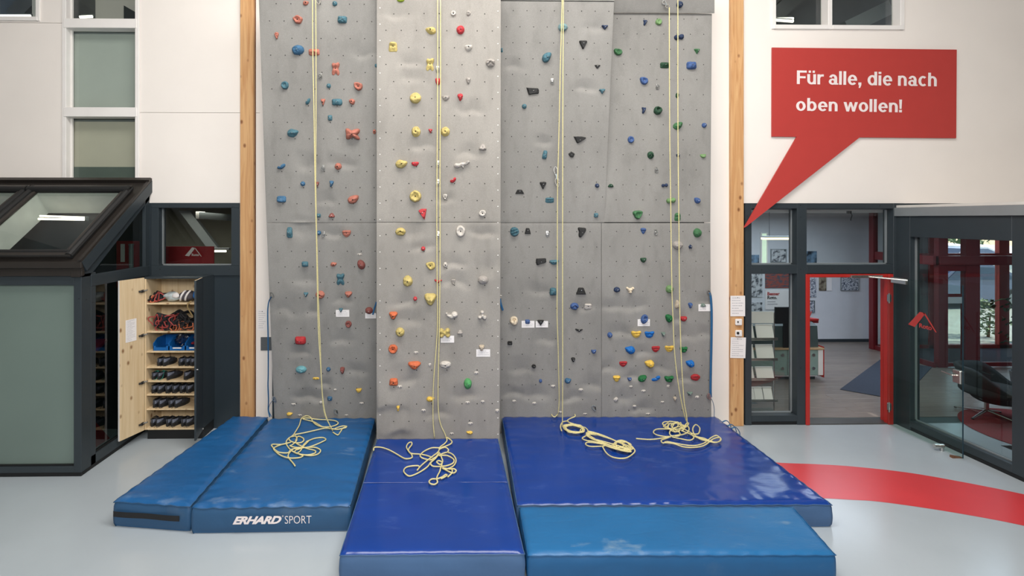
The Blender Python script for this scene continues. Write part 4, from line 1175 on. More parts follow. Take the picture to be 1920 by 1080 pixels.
def holes(key, x0, z0, step, pitch, x1a, x1b, za, zb, skip=lambda x, z: False, r=.0068, yoff=0.0):
    """staggered rows of small dark bolt holes lying on the panel"""
    p, n, d = PL[key]; p = p + n*yoff; mb = MB(); ex = Vector((1,0,0))
    k0 = int((za-z0)/pitch)-2
    for k in range(k0, k0+60):
        z = z0 + k*pitch
        if not za < z < zb: continue
        off = 0 if k % 2 == 0 else step/2
        i0 = int((x1a-x0)/step)-2
        for i in range(i0, i0+60):
            x = x0+off+i*step
            if not x1a+.03 < x < x1b-.03 or skip(x, z): continue
            c = Vector((x, p.y + d.y/d.z*(z-p.z), z)) + n*(relief(DS.get(key, ()), x, z)+.0022)
            ring = [c + (ex*math.cos(a)+d*math.sin(a))*r for a in [2*math.pi*q/8 for q in range(8)]]
            ins = [q*.45+c*.55 - n*.0014 for q in ring]
            mb.add(ring+ins, [(q, (q+1) % 8, 8+(q+1) % 8, 8+q) for q in range(8)] + [tuple(range(8, 16))])
    o = obj('bolt_holes', mb, M['hole'], cw); o['kind'] = 'stuff'
# left
panel('panel', 'L', 482.8, 709, -70, 417.3, M['grit'], px0b=499.5, px1b=709)
panel('panel', 'L', 499.5, 709, 417.9, 812, M['grit'], px0b=515.5, px1b=709)
# right: wide lower panel, upper right panel, proud upper panel, top cornice
panel('panel', 'R', 936, 1127.5, 418.2, 812, M['grit'], px1b=1127.8)
panel('panel', 'R', 1128.2, 1332, 418.2, 812, M['grit'], px1b=1334, px0b=1128.4)
panel('panel', 'R', 1120, 1335, 25, 416.6, M['grit'], px1b=1332)
panel('panel', 'P', 936, 1151.5, 2.2, 417.5, M['grit'], px1b=1133, edge=.05)
panel('panel', 'P', 936, 1152.5, -70, .8, M['grit'], edge=.05, yoff=.012)
panel('panel', 'T', 1150, 1340, -60, 24.2, M['grit'])
# jutting middle pier: front panels and its two cheeks
panel('panel', 'C', 706.5, 939, -90, 416.4, M['gritc'], px0b=706.2, px1b=938.5)
panel('panel', 'C', 706.2, 938.5, 417.2, 856, M['gritc'], px0b=706, px1b=936.5)
pc, nc, dc_ = PL['C']
xa, xb_ = onP(706.5, 600, pc, nc).x, onP(937.5, 600, pc, nc).x
for x in (xa+.012, xb_-.03):
    obj('side_panel', MB().box(x, x+.018, -.90, -.02, 0, 6.5), M['gritc'], cw)
for x0, x1 in ((-2.38, xa+.1), (xb_-.1, 3.55)):
    obj('backing_frame', MB().box(x0, x1, -.20, -.02, 0, 5.5), M['anth2'], cw)
zl = lambda py, k: onP(838, py, *PL[k][:2]).z
pl = PL['L']; q = onP(518, 7, *pl[:2])
holes('L', q.x, q.z, .1815, .2065, onP(500, 300, *pl[:2]).x, onP(706, 300, *pl[:2]).x, .3, 6.0)
q = onP(738, 25, *PL['C'][:2]); holes('C', q.x, q.z, .1855, .2075, xa, xb_, .3, 6.0)
q = onP(962.5, 20, *PL['P'][:2]); holes('P', q.x, q.z, .1775, .2, onP(940, 200, *PL['P'][:2]).x, onP(1140, 200, *PL['P'][:2]).x, zl(415, 'P'), zl(5, 'P'), r=.0066)
q = onP(954, 607, *PL['R'][:2]); xr = onP(1127, 600, *PL['R'][:2]).x
holes('R', q.x, q.z, .184, .2085, onP(936, 600, *PL['R'][:2]).x, xr, .3, zl(420, 'R'), r=.0066)
q = onP(1157, 35, *PL['R'][:2]); holes('R', q.x, q.z, .182, .204, onP(1150, 300, *PL['R'][:2]).x, onP(1333, 300, *PL['R'][:2]).x, zl(414, 'R'), zl(28, 'R'), r=.0066)
q = onP(1156, 434, *PL['R'][:2]); holes('R', q.x, q.z, .182, .204, xr, onP(1333, 600, *PL['R'][:2]).x, .3, zl(421, 'R'), r=.0066)
# pale screw heads along the pier's edges
sc = MB()
for px in (712.5, 933.5):
    for k in range(27):
        c = onP(px, 15+k*30.5+(6 if px > 800 else 0), pc, nc)
        sc.cyl(c+nc*.0, c+nc*.004, .007, 6)
o = obj('screw_heads', sc, M['white'], cw); o['kind'] = 'stuff'

# ------------------------------------------------------------------ climbing holds
COL = {'salmon': (178,112,96), 'darkred': (132,76,70), 'teal': (72,110,122), 'blue': (62,102,134), 'turquoise': (104,158,166), 'yellow': (190,172,108),
       'red': (186,56,62), 'white': (196,190,182), 'grey': (160,154,148), 'beige': (184,170,150), 'orange': (198,104,68), 'green': (66,112,74), 'brightgreen': (82,154,94),
       'palegreen': (112,146,96), 'darkgreen': (40,72,52), 'navy': (42,56,84), 'black': (40,40,40), 'midblue': (66,92,140), 'brightblue': (24,104,180), 'sunyellow': (222,184,82),
       'brightred': (172,48,52), 'deepgreen': (32,104,58), 'greygreen': (108,126,116), 'cream': (226,210,184), 'lightteal': (122,152,156), 'lime': (140,160,50)}
CNAME = {'darkred': 'dark red', 'brightgreen': 'bright green', 'palegreen': 'pale green', 'darkgreen': 'dark green', 'midblue': 'mid-blue', 'brightblue': 'bright blue',
         'sunyellow': 'warm yellow', 'brightred': 'bright red', 'deepgreen': 'deep green', 'greygreen': 'grey-green', 'lightteal': 'light teal'}
for k, c in COL.items():
    M['h_'+k] = mat('hold_resin_'+CNAME.get(k, k).replace(' ', '_').replace('-', '_'), c, .66, var=.16, scale=22, bump=.55, bscale=55, spec=.35)
POLY = {'tri': ([(-1,.9),(1,.9),(0,-1)], 1), 'trisoft': ([(-1,.75),(-.6,1),(.6,1),(1,.75),(.25,-.9),(-.25,-.9)], 3), 'round': (None, 0), 'block': ([(-1,-.8),(-1,.8),(-.8,1),(.8,1),(1,.8),(1,-.8),(.8,-1),(-.8,-1)], 1),
 'tall': ([(-1,-1),(-.8,1),(.8,1),(1,-1)], 2), 'dropr': ([(-1,-.4),(-.9,.5),(-.4,1),(.2,.75),(1,.55),(.55,-.5),(0,-1),(-.6,-.9)], 2), 'dropl': ([(1,-.4),(.9,.5),(.4,1),(-.2,.8),(-1,.6),(-.6,-.4),(0,-1),(.6,-.9)], 2),
 'dropul': ([(-1,.9),(0,.95),(.8,.6),(1,-.1),(.6,-.8),(0,-1),(-.6,-.6),(-.9,.1)], 2), 'dropur': ([(-1,-.2),(-.8,.5),(-.1,.9),(1,1),(.7,-.2),(.3,-.8),(-.4,-1),(-.9,-.7)], 2),
 'bone': ([(-.8,.95),(0,.75),(.9,1),(1,.5),(.55,0),(1,-.7),(.7,-1),(.3,-.95),(0,-.55),(-.4,-.95),(-.9,-.9),(-1,-.5),(-.6,0),(-.95,.5)], 1),
 'cross': ([(-1,.9),(-.6,1),(-.25,.45),(.5,.95),(1,.7),(.75,.15),(.45,-.05),(1,-.6),(.7,-1),(.05,-.35),(-.55,-.75),(-1,-.85),(-.85,0)], 1),
 'para': ([(-1,1),(.85,.85),(1,.4),(1,-.55),(-.1,-.75),(-.6,-1)], 0), 'trap': ([(-1,-1),(-.55,1),(.5,.95),(1,-1)], 0), 'wedger': ([(-1,.4),(-.9,.9),(.9,1),(1,-.1),(-.2,-.6),(-.75,-1),(-.9,-.6)], 0),
 'curvetri': ([(-1,1),(1,.85),(.6,0),(-.2,-.9),(-.5,-1),(-.75,-.6),(-.6,.2)], 1), 'trir': ([(-1,1),(.3,1),(1,.75),(1,.55),(-.3,-1),(-.45,-.9)], 0), 'redtri': ([(-1,.7),(-.2,1),(1,1),(.75,-.2),(.55,-1),(.2,-.7)], 0),
 'bow': ([(-1,.7),(-.8,1),(-.2,.35),(.3,.3),(1,.9),(.95,.2),(.3,-.5),(.1,-1),(-.3,-.5),(-.9,.1)], 1), 'star': ([(0,1),(.35,.35),(1,.2),(.4,-.2),(.6,-1),(0,-.5),(-.7,-1),(-.4,-.2),(-1,-.1),(-.3,.4)], 2),
 'half': ([(-1,.6),(1,.7),(.8,-.3),(.2,-1),(-.4,-.9),(-.9,-.2)], 2), 'mound': ([(-1,-.8),(-.5,.6),(0,1),(.5,.7),(1,-.8),(0,-1)], 2), 'kidney': ([(-1,-.5),(-.5,.1),(0,.1),(.3,.95),(1,1),(.9,0),(.3,-.8),(-.5,-1)], 2),
 'wide': ([(-1,.5),(-.7,.9),(.7,1),(1,.5),(.3,-.8),(0,-1),(-.4,-.7)], 2), 'pent': ([(-1,.3),(0,1),(1,.3),(.5,-1),(-.4,-.8)], 1), 'jug': ([(-1,.6),(-.7,1),(-.4,.55),(.4,.6),(.8,1),(1,.75),(.65,-.6),(.2,-1),(-.5,-.9),(-.85,-.2)], 2),
 'tooth': ([(-.8,.3),(-.4,1),(.5,1),(.9,.2),(1,-1),(.4,-.8),(0,-1),(-.5,-.8),(-1,-1)], 2)}
BLOB = {'cluster': [(0,.6,.42,.42,1),(-.55,-.45,.42,.42,1),(.5,-.5,.48,.48,1),(0,-.1,.4,.5,.8)], 'cluster2': [(-.6,.4,.42,.6,1),(.5,.45,.45,.6,1),(-.55,-.5,.4,.5,.9),(.55,-.45,.42,.5,.9),(0,0,.5,.5,.8)],
 'lizard': [(-.6,-.2,.42,.55,1),(0,0,.4,.5,.9),(.35,.2,.35,.35,.8),(.75,.6,.26,.34,1),(.15,-.55,.12,.4,.7)], 'whale': [(.45,.1,.55,.75,1),(0,-.35,.5,.55,.8),(-.5,-.1,.38,.4,.6),(-.8,.4,.22,.28,.5)],
 'berry': [(0,.6,.4,.4,1),(-.5,.4,.4,.4,.9),(.5,.5,.4,.4,.9),(-.2,-.1,.45,.4,1),(.25,0,.45,.4,.9),(0,-.6,.36,.4,.9)], 'double': [(-.5,-.1,.52,.8,1),(.5,.1,.5,.85,1),(0,0,.45,.5,.8)], 'foot': [(-.4,0,.55,.75,.7),(.4,0,.55,.8,.7),(0,0,.55,.8,.6)],
 'tricream': [(-.65,.6,.3,.36,.9),(.65,.6,.3,.36,.9),(0,-.55,.38,.42,1),(0,.15,.6,.5,.8),(-.3,.1,.3,.4,.9)]}
def rad_poly(poly, a):
    c, s = math.cos(a), math.sin(a); best = None
    for i in range(len(poly)):
        x1, y1 = poly[i]; x2, y2 = poly[(i+1) % len(poly)]
        dx, dy = x2-x1, y2-y1; det = -c*dy + s*dx
        if abs(det) < 1e-9: continue
        t = (-x1*dy + y1*dx)/det; u = (c*y1 - s*x1)/det
        if t > 0 and -1e-6 <= u <= 1+1e-6: best = t if best is None else max(best, t)
    return best if best is not None else .5
def blob_h(bl, x, y):
    h = 0
    for cx, cy, rx, ry, k in bl:
        q = 1 - ((x-cx)/rx)**2 - ((y-cy)/ry)**2
        if q > 0: h = max(h, k*math.sqrt(q))
    return h
def hold_mesh(wd, ht, H, shape, prof, seed, rot=0.0):
    N = 32; bl = BLOB.get(shape); R = []
    for i in range(N):
        a = 2*math.pi*i/N
        if bl:
            r = .02; last = .1
            while r < 1.5:
                if blob_h(bl, r*math.cos(a), r*math.sin(a)) > 0: last = r
                r += .03
            R.append(last)
        elif shape == 'round':
            R.append(1 + .05*noise.noise(Vector((math.cos(a)*1.3+seed, math.sin(a)*1.3, 0))))
        else: R.append(rad_poly(POLY[shape][0], a))
    for _ in range(0 if bl else POLY[shape][1]):
        R = [(R[i-1]+2*R[i]+R[(i+1) % N])/4 for i in range(N)]
    rs = [.16,.32,.48,.62,.74,.84,.92,.97,1.0]
    mb = MB(); vs = []
    def hh(r, x, y):
        d = max(0, 1-r**2.4)**.55
        if bl: return max(blob_h(bl, x, y), .12 if r < 1 else 0)
        if prof == 'flat': return 1 if r < .8 else max(0, (1-r)/.2)**.6
        if prof == 'dish': return max(0, 1-r**6)**.5*(1-.55*math.exp(-(r/.55)**4))
        if prof == 'jug':
            return d*(.62+.38*max(-1, min(1, y*1.4))) - .42*d*math.exp(-((y-.12)/.22)**2)*math.exp(-(x/.7)**2)
        if prof == 'ledge': return max(0, 1-r**4)**.5*(.45+.55*(1/(1+math.exp((y+.15)*9))))
        if prof == 'hole': return max(0, 1-r**4)**.5 - .85*math.exp(-(x/.42)**4-((y-.3)/.28)**4)
        if prof == 'spiral': return d*(.85+.22*math.sin(7*r+math.atan2(y, x)))
        if prof == 'slot': return d*(1-.5*math.exp(-((y-.3*x-.25)/.14)**2)-.5*math.exp(-((y-.3*x+.3)/.14)**2))
        if prof == 'vee': return d*(1-.5*math.exp(-((abs(x)*.9+y*1.-.1)/.18)**2)) if True else d
        if prof == 'pinch': return d*(.55+.45*math.exp(-(y/.35)**2))
        if prof == 'facet': return max(0, 1-r**1.5)**.7
        return d
    vs.append((0, -H*hh(0, 0, 0), 0))
    for r in rs:
        for i in range(N):
            a = 2*math.pi*i/N; x, y = R[i]*r*math.cos(a), R[i]*r*math.sin(a)
            h = H*hh(r, x, y); nn = noise.noise(Vector((x*2.3+seed*3.3, y*2.3, seed))) + .5*noise.noise(Vector((x*5+seed, y*5, seed*2)))
            k = 1 + (.06*nn if not bl and prof != 'flat' else 0)
            vs.append((x*wd/2*k, -max(h*(1+(.05 if prof == 'flat' else .24)*nn), .0), y*ht/2*k))
    for i in range(N):
        a = 2*math.pi*i/N; vs.append((R[i]*wd/2*math.cos(a), .012, R[i]*ht/2*math.sin(a)))
    fs = [(0, 1+(i+1) % N, 1+i) for i in range(N)]
    for j in range(len(rs)):
        for i in range(N):
            k = (i+1) % N; fs.append((1+j*N+i, 1+j*N+k, 1+(j+1)*N+k, 1+(j+1)*N+i))
    mb.add(vs, fs)
    if rot: mb.xform(Matrix.Rotation(rot, 4, 'Y'))
    return mb
_bolt = MB().cyl((0,.004,0), (0,-.005,0), .0085, 10).cyl((0,-.005,0), (0,-.007,0), .005, 6).mesh('bolt', M['steel'], True)
_bolt_r = MB().cyl((0,.002,0), (0,-.004,0), .012, 10).mesh('bolt', M['hole'], True)
SNAME = {'tri':'triangular','trisoft':'blunt triangular','round':'round','block':'blocky','tall':'upright block','dropr':'drop-shaped','dropl':'drop-shaped','dropul':'drop-shaped','dropur':'drop-shaped',
 'bone':'bone-shaped','cross':'X-shaped','para':'slanted slab','trap':'trapezoid','wedger':'wedge-shaped','curvetri':'curved triangular','trir':'long triangular','redtri':'bolted triangular','bow':'bow-shaped',
 'star':'star-shaped','half':'half-moon','mound':'mound-shaped','kidney':'kidney-shaped','wide':'broad pointed','pent':'five-sided','jug':'jug','tooth':'tooth-shaped','cluster':'three-ball','cluster2':'knobbly','lizard':'lizard-shaped',
 'whale':'whale-shaped','berry':'berry-like','double':'double-lobed','foot':'screw-on','tricream':'three-pronged'}
PNAME = {'L':'left panel','C':'middle pier','R':'right panel','P':'raised upper right panel'}
# x, y, width, height in the photograph; colour; outline; profile; rotation
HOLDS = {'L': '''574 6 12 9 salmon dropr d|642 37 17 13 teal block d|628 7 9 9 teal round d|558.5 37 20 17 salmon pent dish|519 67 9 13 salmon berry d|559 94 23 18 blue round d -8|589 98 20 12 salmon block pinch|629.5 129 16 25 salmon bone jug|534.5 160 14 15 teal round dish|616.5 161 8 9 teal round d|672 162 17 16 salmon dropul dish|577 190 10 13 teal kidney d|606 192 10 14 salmon tri d|632 191.5 19 12 teal block d|660 190.5 13 12 salmon pent d|705 123 5 7 teal round d|619 221 8 10 teal block d|550 249.5 22 17 teal dropr pinch|662 252 29 25 salmon cross d|702 247 6 9 salmon round d|527 312 17 11 blue kidney d|634 312 13 13 salmon round facet|568 344.5 9 9 blue round d|595.5 346 7 11 darkred tri d|622 345 9 13 blue curvetri d|528 373.5 17 12 blue block ledge|663 374 22 17 salmon dropur d|597.5 404 8 7 teal block d|622 403.5 13 9 darkred mound ledge|543 436 11 20 teal tall pinch|598 436.5 8 8 blue round d|650 437 17 16 salmon half jug|674.5 477 10 5 white foot d|572 495 12 10 teal block d|626 495.5 13 9 salmon dropr facet|677.5 496 14 19 darkred round d -25|638.5 523.5 16 24 teal bone jug|574 552.5 10 10 teal tri d|600.5 552.5 17 15 salmon round vee|653.5 552 15 12 salmon wide d|639.5 581.5 9 9 teal tri d|692 582 14 13 darkred round d|653.5 607.5 12 13 darkred round dish|563.5 638 20 15 brightred block d|565 692.5 20 14 turquoise round d|592.5 709.5 13 6 sunyellow foot d|616 692 8 8 blue round d|642 695 10 14 darkred trisoft d|673 731 12 9 sunyellow half d|628.5 731 6 6 white foot d|618.5 747 9 8 blue block d|550 758 9 5 white foot d|602 755 7 7 white foot d|678 756 9 5 white foot d|543.5 776 12 7 sunyellow dropr d|562 778.5 8 4 white foot d|649.5 778.5 7 4 white foot d''',
'C': '''751 0 14 8 lime round d|850 25.5 10 10 white round dish|878.5 25 8 10 grey round d|807 57.5 21 15 yellow dropl facet|863.5 56.5 15 16 red round d|737 88 17 18 yellow tall jug|878.5 89.5 15 13 white half d|806.5 121 16 25 yellow bone jug|919.5 118.5 18 16 grey round vee|821.5 152.5 11 16 red jug d|878 152 10 13 grey trisoft d|779 184 21 21 yellow round ledge|836 183.5 15 12 grey half facet|863 183 12 14 red trisoft d|780 247 17 20 yellow round spiral|807 246 9 9 red tri facet|835 247 17 18 yellow round spiral|905 276 16 13 grey mound ledge|753.5 307.5 24 17 yellow dropr d|778.5 307 15 10 red half d|866 309 30 17 white lizard d|849 337.5 13 11 red kidney d|779 368 22 22 yellow round dish|834.5 369.5 9 11 white trisoft dish|792 402 16 21 red redtri flat|904.5 400 14 12 white round dish -20|751 434.5 19 15 yellow round vee|863.5 433.5 18 22 white round dish|793.5 466 8 8 red round d|807 498 19 16 yellow dropl dish|835 496.5 8 10 white round d|764.5 527 18 21 yellow round d|821.5 527 15 9 red bow d|850 528.5 9 11 grey tri dish|905.5 525 20 16 grey round d|778.5 560 7 8 red round d|807 562 26 24 yellow trisoft d|737.5 592 18 15 orange trisoft d|847 590.5 23 16 white whale d|904 590.5 17 17 white cluster d|750 622.5 17 17 yellow round d|834 624 21 18 yellow cluster2 d|862.5 622.5 12 8 grey mound ledge|737 654 17 17 orange round dish|780 661 9 6 white foot d|903 652.5 12 12 beige trisoft d|777 685 26 16 orange wide d|806 684 6 8 white foot d|835 683 22 13 white round d|893 699 9 7 white foot d|738 716 17 13 orange tall d|877 719 15 20 brightgreen round d|749.5 725 9 6 white foot d|807.5 748 16 10 sunyellow dropr d|876.5 754.5 9 6 white foot d|905 753 7 6 white foot d|746.5 765 8 14 sunyellow trisoft d|711.5 767 7 8 white foot d|932 770 8 8 white foot d|794 769.5 9 6 white foot d|882 794 10 6 white foot d|847 813 8 5 white foot d|880 811 13 7 sunyellow dropl d''',
'P': '''1055 51.5 18 15 lightteal round d|1134 51.5 14 9 navy tri d|1093 84.5 18 18 black tri flat|941 94 4 8 teal tall d|1025 108 18 19 teal dropur d|1120 125.5 13 8 black tri flat|998.5 171.5 24 14 black para flat|1129 171.5 13 10 teal tri d|983 199.5 9 9 teal round d|1087 262.5 24 13 black trir flat|1021.5 290 9 16 teal tall d 8|1071.5 290 13 11 black pent flat|1018 348 15 15 black tri flat|974.5 359.5 17 8 black trap flat|1030.5 375.5 16 10 teal block jug|1119.5 348 8 8 navy round d|1117.5 403.5 8 8 teal block d''',
'R': '''964.5 434.5 17 18 teal round slot|989.5 433 12 11 black trap flat|1091 436 18 20 black curvetri flat|1014.5 491 20 14 black wedger flat|1039 491 18 11 teal half pinch|1037 546.5 13 14 teal tall d|1089.5 545.5 19 13 black trap flat|1077 574 16 13 midblue round vee|1102.5 574.5 13 10 white block jug|939 556 4 8 white foot d|963.5 601 15 17 cream round hole|989 603 9 8 midblue block d|1013.5 605 15 12 black tri flat|1085.5 619 15 8 black bow flat|956 643 9 7 black block hole|1113 658.5 10 9 midblue jug d|1143.5 628 9 10 midblue round d|1074.5 674.5 9 9 black trisoft d|1001 686.5 8 7 black round hole|1013.5 714 6 7 midblue round d|1065 713.5 13 11 blue dropr d|1037 724 9 6 white foot d|1089 731 9 7 white foot d|964 752 8 6 white foot d|1001.5 756 8 6 white foot d|1050.5 773 7 5 white foot d|1097 776 8 4 white foot d|1209.5 43 9 11 navy curvetri d|1234.5 41.5 12 12 palegreen round dish|1272.5 70 18 12 navy double d|1158.5 98 17 13 green dropul dish|1306.5 96.5 13 11 green tri facet|1246 122.5 17 11 darkgreen block pinch|1296 123 18 14 midblue block d|1207 152 16 15 midblue dropul dish|1270 179 7 10 darkgreen dropr d|1207 207.5 9 13 navy curvetri d|1233 207.5 15 16 darkgreen round hole|1271 236 19 15 green dropur facet|1320 235 9 9 midblue round d|1182.5 262 12 13 midblue round dish|1219.5 291 12 14 darkgreen round vee|1271 291 10 9 navy star d|1318 292 12 9 palegreen half ledge|1145 348 12 7 darkgreen mound d|1246 347.5 12 8 navy double d|1257.5 376 17 12 palegreen double d|1307 376 12 12 midblue dropul d|1195 403 20 17 green wide dish|1270 407 12 15 green tall jug|1206 433.5 12 12 midblue trisoft jug|1307 436.5 15 17 green round d|1270 459.5 19 16 grey round d|1294 462.5 9 10 navy star d|1206 487 12 11 darkgreen half d|1156.5 543 12 10 navy round d|1181 544 16 13 cream tricream d|1255 542 14 15 palegreen round d|1269.5 570.5 9 16 beige tooth d|1294 573 9 11 midblue trisoft d|1318 572 12 7 greygreen mound d|1207.5 598 13 18 midblue round hole 20|1254 597 14 16 deepgreen dropul d|1281.5 597 14 11 brightred half d|1193 626 19 15 sunyellow jug jug|1217.5 626.5 19 15 brightblue jug jug|1243 627 9 10 greygreen tri d|1180.5 656 20 15 brightblue dropl d|1229.5 653.5 16 14 brightred half jug|1255 653 18 14 sunyellow jug jug|1281.5 654.5 15 13 deepgreen jug vee|1168.5 681.5 16 13 brightred half jug|1217 682 19 15 sunyellow dropl d|1293 681.5 17 14 brightblue dropl d|1156 710.5 16 13 sunyellow trisoft jug|1180.5 710.5 8 7 midblue jug d|1204.5 709.5 16 13 deepgreen dropur d|1229 709.5 18 11 brightblue kidney jug|1254 709.5 18 14 deepgreen jug vee|1304 707.5 17 13 brightred round jug|1183 725 7 5 white foot d|1206.5 733 9 6 white foot d|1253 724 6 7 white foot d|1155 749 9 8 white foot d -35|1190 762 7 5 white foot d|1242 754 7 5 white foot d|1307 744.5 8 7 white foot d|1265 748 7 8 beige trisoft d|1215 776 9 4 white foot d|1293 738 13 8 greygreen tri d''',
'T': '''1274 8.5 12 12 navy round d'''}
PNAME['T'] = 'top cornice'
for key, txt in HOLDS.items():
    p, n, d = PL[key]; ent = []
    for e in txt.split('|'):
        f = e.split(); ent.append((float(f[0]), float(f[1]), float(f[2]), float(f[3]), f[4], f[5], f[6], float(f[7]) if len(f) > 7 else 0))
    tilt = math.atan2(d.y, d.z)
    def size(w_, h_):
        m_ = max(w_, h_)
        return 'tiny ' if m_ < 8 else ('small ' if m_ < 11 else ('large ' if m_ >= 20 else ''))
    def desc(q): return size(q[2], q[3]) + CNAME.get(q[4], q[4]) + ' ' + SNAME[q[5]]
    cnt = {}
    for q in ent: cnt.setdefault(desc(q), []).append(q)
    for i, q in enumerate(ent):
        x, y, w_, h_, c, shp, prof, rot = q
        pos = onP(x, y, p, n); dist = (pos-CAM).dot(_Fw)
        k = dist/FPX; wd, ht = w_*k, h_*k
        H = min(wd, ht)*(.28 if prof == 'flat' else (.56 if shp != 'foot' else .4))
        if prof == 'dish': H *= .8
        mb = hold_mesh(wd, ht, H, shp, prof, i*1.37+len(key), math.radians(rot))
        sm = True if prof not in ('flat', 'facet', 'vee') else (.6 if prof != 'facet' else .25)
        nm = 'foothold' if shp == 'foot' else 'climbing_hold'
        kind = 'foothold' if shp == 'foot' else 'climbing hold'
        same = cnt[desc(q)]
        lab = desc(q) + ' ' + kind + ' on the ' + PNAME[key]
        if shp == 'foot':
            o_ = sorted(same, key=lambda a: a[0]); j = o_.index(q)
            lab += '' if len(same) == 1 else (', ' + ('leftmost' if j == 0 else 'rightmost' if j == len(o_)-1 else ordinal(j)+' from left') + ' of these')
        elif len(same) > 1:
            o_ = sorted(same, key=lambda a: a[1]); j = o_.index(q)
            lab += ', ' + ('topmost' if j == 0 else 'lowest' if j == len(o_)-1 else ordinal(j)+' down') + ' of these'
        me = mb.mesh(nm, M['h_'+c], sm)
        o = link(nm, me, None, pos); o.rotation_euler = (-tilt, 0, 0)
        tag(o, lab, kind.replace('climbing ', ''), 'climbing holds on the ' + PNAME[key])
        m_ = max(w_, h_)
        dep = max(-v.y for v in mb.v)
        c0 = -mb.v[0].y
        if shp == 'foot':
            for s in (-1, 1):
                b_ = link('screw', _bolt_r, o, (s*wd*.22, -H*.62, 0)); b_.scale = (.45,)*3
        elif shp in ('tri','trap','para','redtri') and prof == 'flat' and m_ > 11:
            pts = {'tri': [(0,.3),(-.5,.5),(.5,.5)], 'trap': [(0,.2),(-.4,.1),(.45,0)], 'para': [(.1,.1),(-.7,.4),(.75,.2)], 'redtri': [(0,.25),(-.4,.2),(.45,.55),(.4,-.5)]}[shp]
            for t_, (u, v) in enumerate(pts):
                b_ = link('bolt', _bolt if t_ == 0 else _bolt_r, o, (u*wd/2, -H-.001, v*ht/2)); b_.scale = (.9,)*3 if t_ == 0 else (.55,)*3
        elif not BLOB.get(shp) and m_ > 7:
            b_ = link('bolt', _bolt if c not in ('yellow', 'white', 'salmon', 'orange', 'cream') else _bolt_r, o, (0, -c0-.0005, 0))
            b_.scale = (.7, .7, .7)
# ------------------------------------------------------------------ hangers, quickdraws, ropes, slings, cards
def surf(px, py, key, off=0.0):
    p, n, d = PL[key]; return onP(px, py, p+n*off, n)
def hanger(px, py, key, label):
    p, n, d = PL[key]; c = surf(px, py, key)
    t = thing('bolt_hanger', label, 'hanger', c, 'steel bolt hangers on the climbing wall')
    obj('plate', MB().hexa([c+Vector((-.016,0,.02)), c+Vector((.016,0,.02)), c+Vector((.012,0,-.03)), c+Vector((-.012,0,-.03))], [c+Vector((-.016,-.004,.02)), c+Vector((.016,-.004,.02)), c+Vector((.012,-.012,-.03)), c+Vector((-.012,-.012,-.03))]), M['steel'], t)
    obj('ring', MB().tube([c+Vector((.022*math.cos(a), -.02-.008*math.sin(a), -.03+.02*math.sin(a))) for a in [2*math.pi*i/14 for i in range(14)]], .005, 6, closed=True), M['steel'], t)
    obj('bolt_head', MB().cyl(c+Vector((0,0,.005)), c+Vector((0,-.014,.005)), .010, 6), M['steel'], t)
for px, py, k, l in ((601,140,'L','steel bolt hanger high on the left panel beside the rope'), (606,312,'L','steel bolt hanger halfway up the left panel beside a salmon hold'), (607,436,'L','steel bolt hanger just under the left panel seam'),
    (820.5,127,'C','topmost steel bolt hanger behind the middle pier rope'), (821,304,'C','steel bolt hanger behind the middle rope, left of the lizard-shaped hold'), (821,339,'C','steel bolt hanger behind the middle rope beside red kidney-shaped hold'), (821,437,'C','lowest steel bolt hanger behind the middle pier rope'),
    (1035,150,'P','steel bolt hanger on the raised panel beside a black slab hold'), (1026,436,'R','steel bolt hanger under the raised panel beside small black hold'), (1232,160,'R','steel bolt hanger on the right panel below the dark green bar'),
    (1230,316,'R','steel bolt hanger halfway up the right panel below green hold'), (1229,433,'R','steel bolt hanger on the right panel beside a mid-blue hold')):
    hanger(px, py, k, l)
def carabiner(c, ln, wd, r, tilt=0.0):
    pts = []
    for i in range(18):
        a = 2*math.pi*i/18; x = wd/2*math.cos(a)*(1.0 if math.sin(a) > 0 else .75); z = ln/2*math.sin(a)
        pts.append(Vector((x*math.cos(tilt)-z*math.sin(tilt), 0, x*math.sin(tilt)+z*math.cos(tilt)))+c)
    return MB().tube(pts, r, 6, closed=True)
def quickdraw(p0, p1, label, off=0.0):
    ax = p1-p0; L_ = ax.length; tl = math.atan2(-ax.x, -ax.z)*-1
    tl = math.atan2(ax.x, -ax.z)
    t = thing('quickdraw', label, 'quickdraw', p0, 'quickdraws on the climbing wall')
    u = ax.normalized()
    obj('upper_carabiner', carabiner(p0+u*L_*.22, L_*.46, .05, .0065, tl), M['steel'], t)
    obj('lower_carabiner', carabiner(p0+u*L_*.78, L_*.46, .055, .0065, tl), M['chrome'], t)
    obj('sling', MB().tube([p0+u*L_*.36+Vector((0,-.006,0)), p0+u*L_*.64+Vector((0,-.006,0))], .011, 6, flat=.4), M['silver'], t)
quickdraw(surf(1041, 313, 'P', .03), surf(1046, 350, 'P', .05), 'steel quickdraw clipped to the left strand on the raised panel')
quickdraw(surf(1243, 2, 'T', .03), surf(1254, 15, 'T', .06), 'steel quickdraw at the top of the rightmost rope')
quickdraw(surf(594, -22, 'L', .03), surf(598, 8, 'L', .04), 'steel quickdraw at the top edge of the left panel')

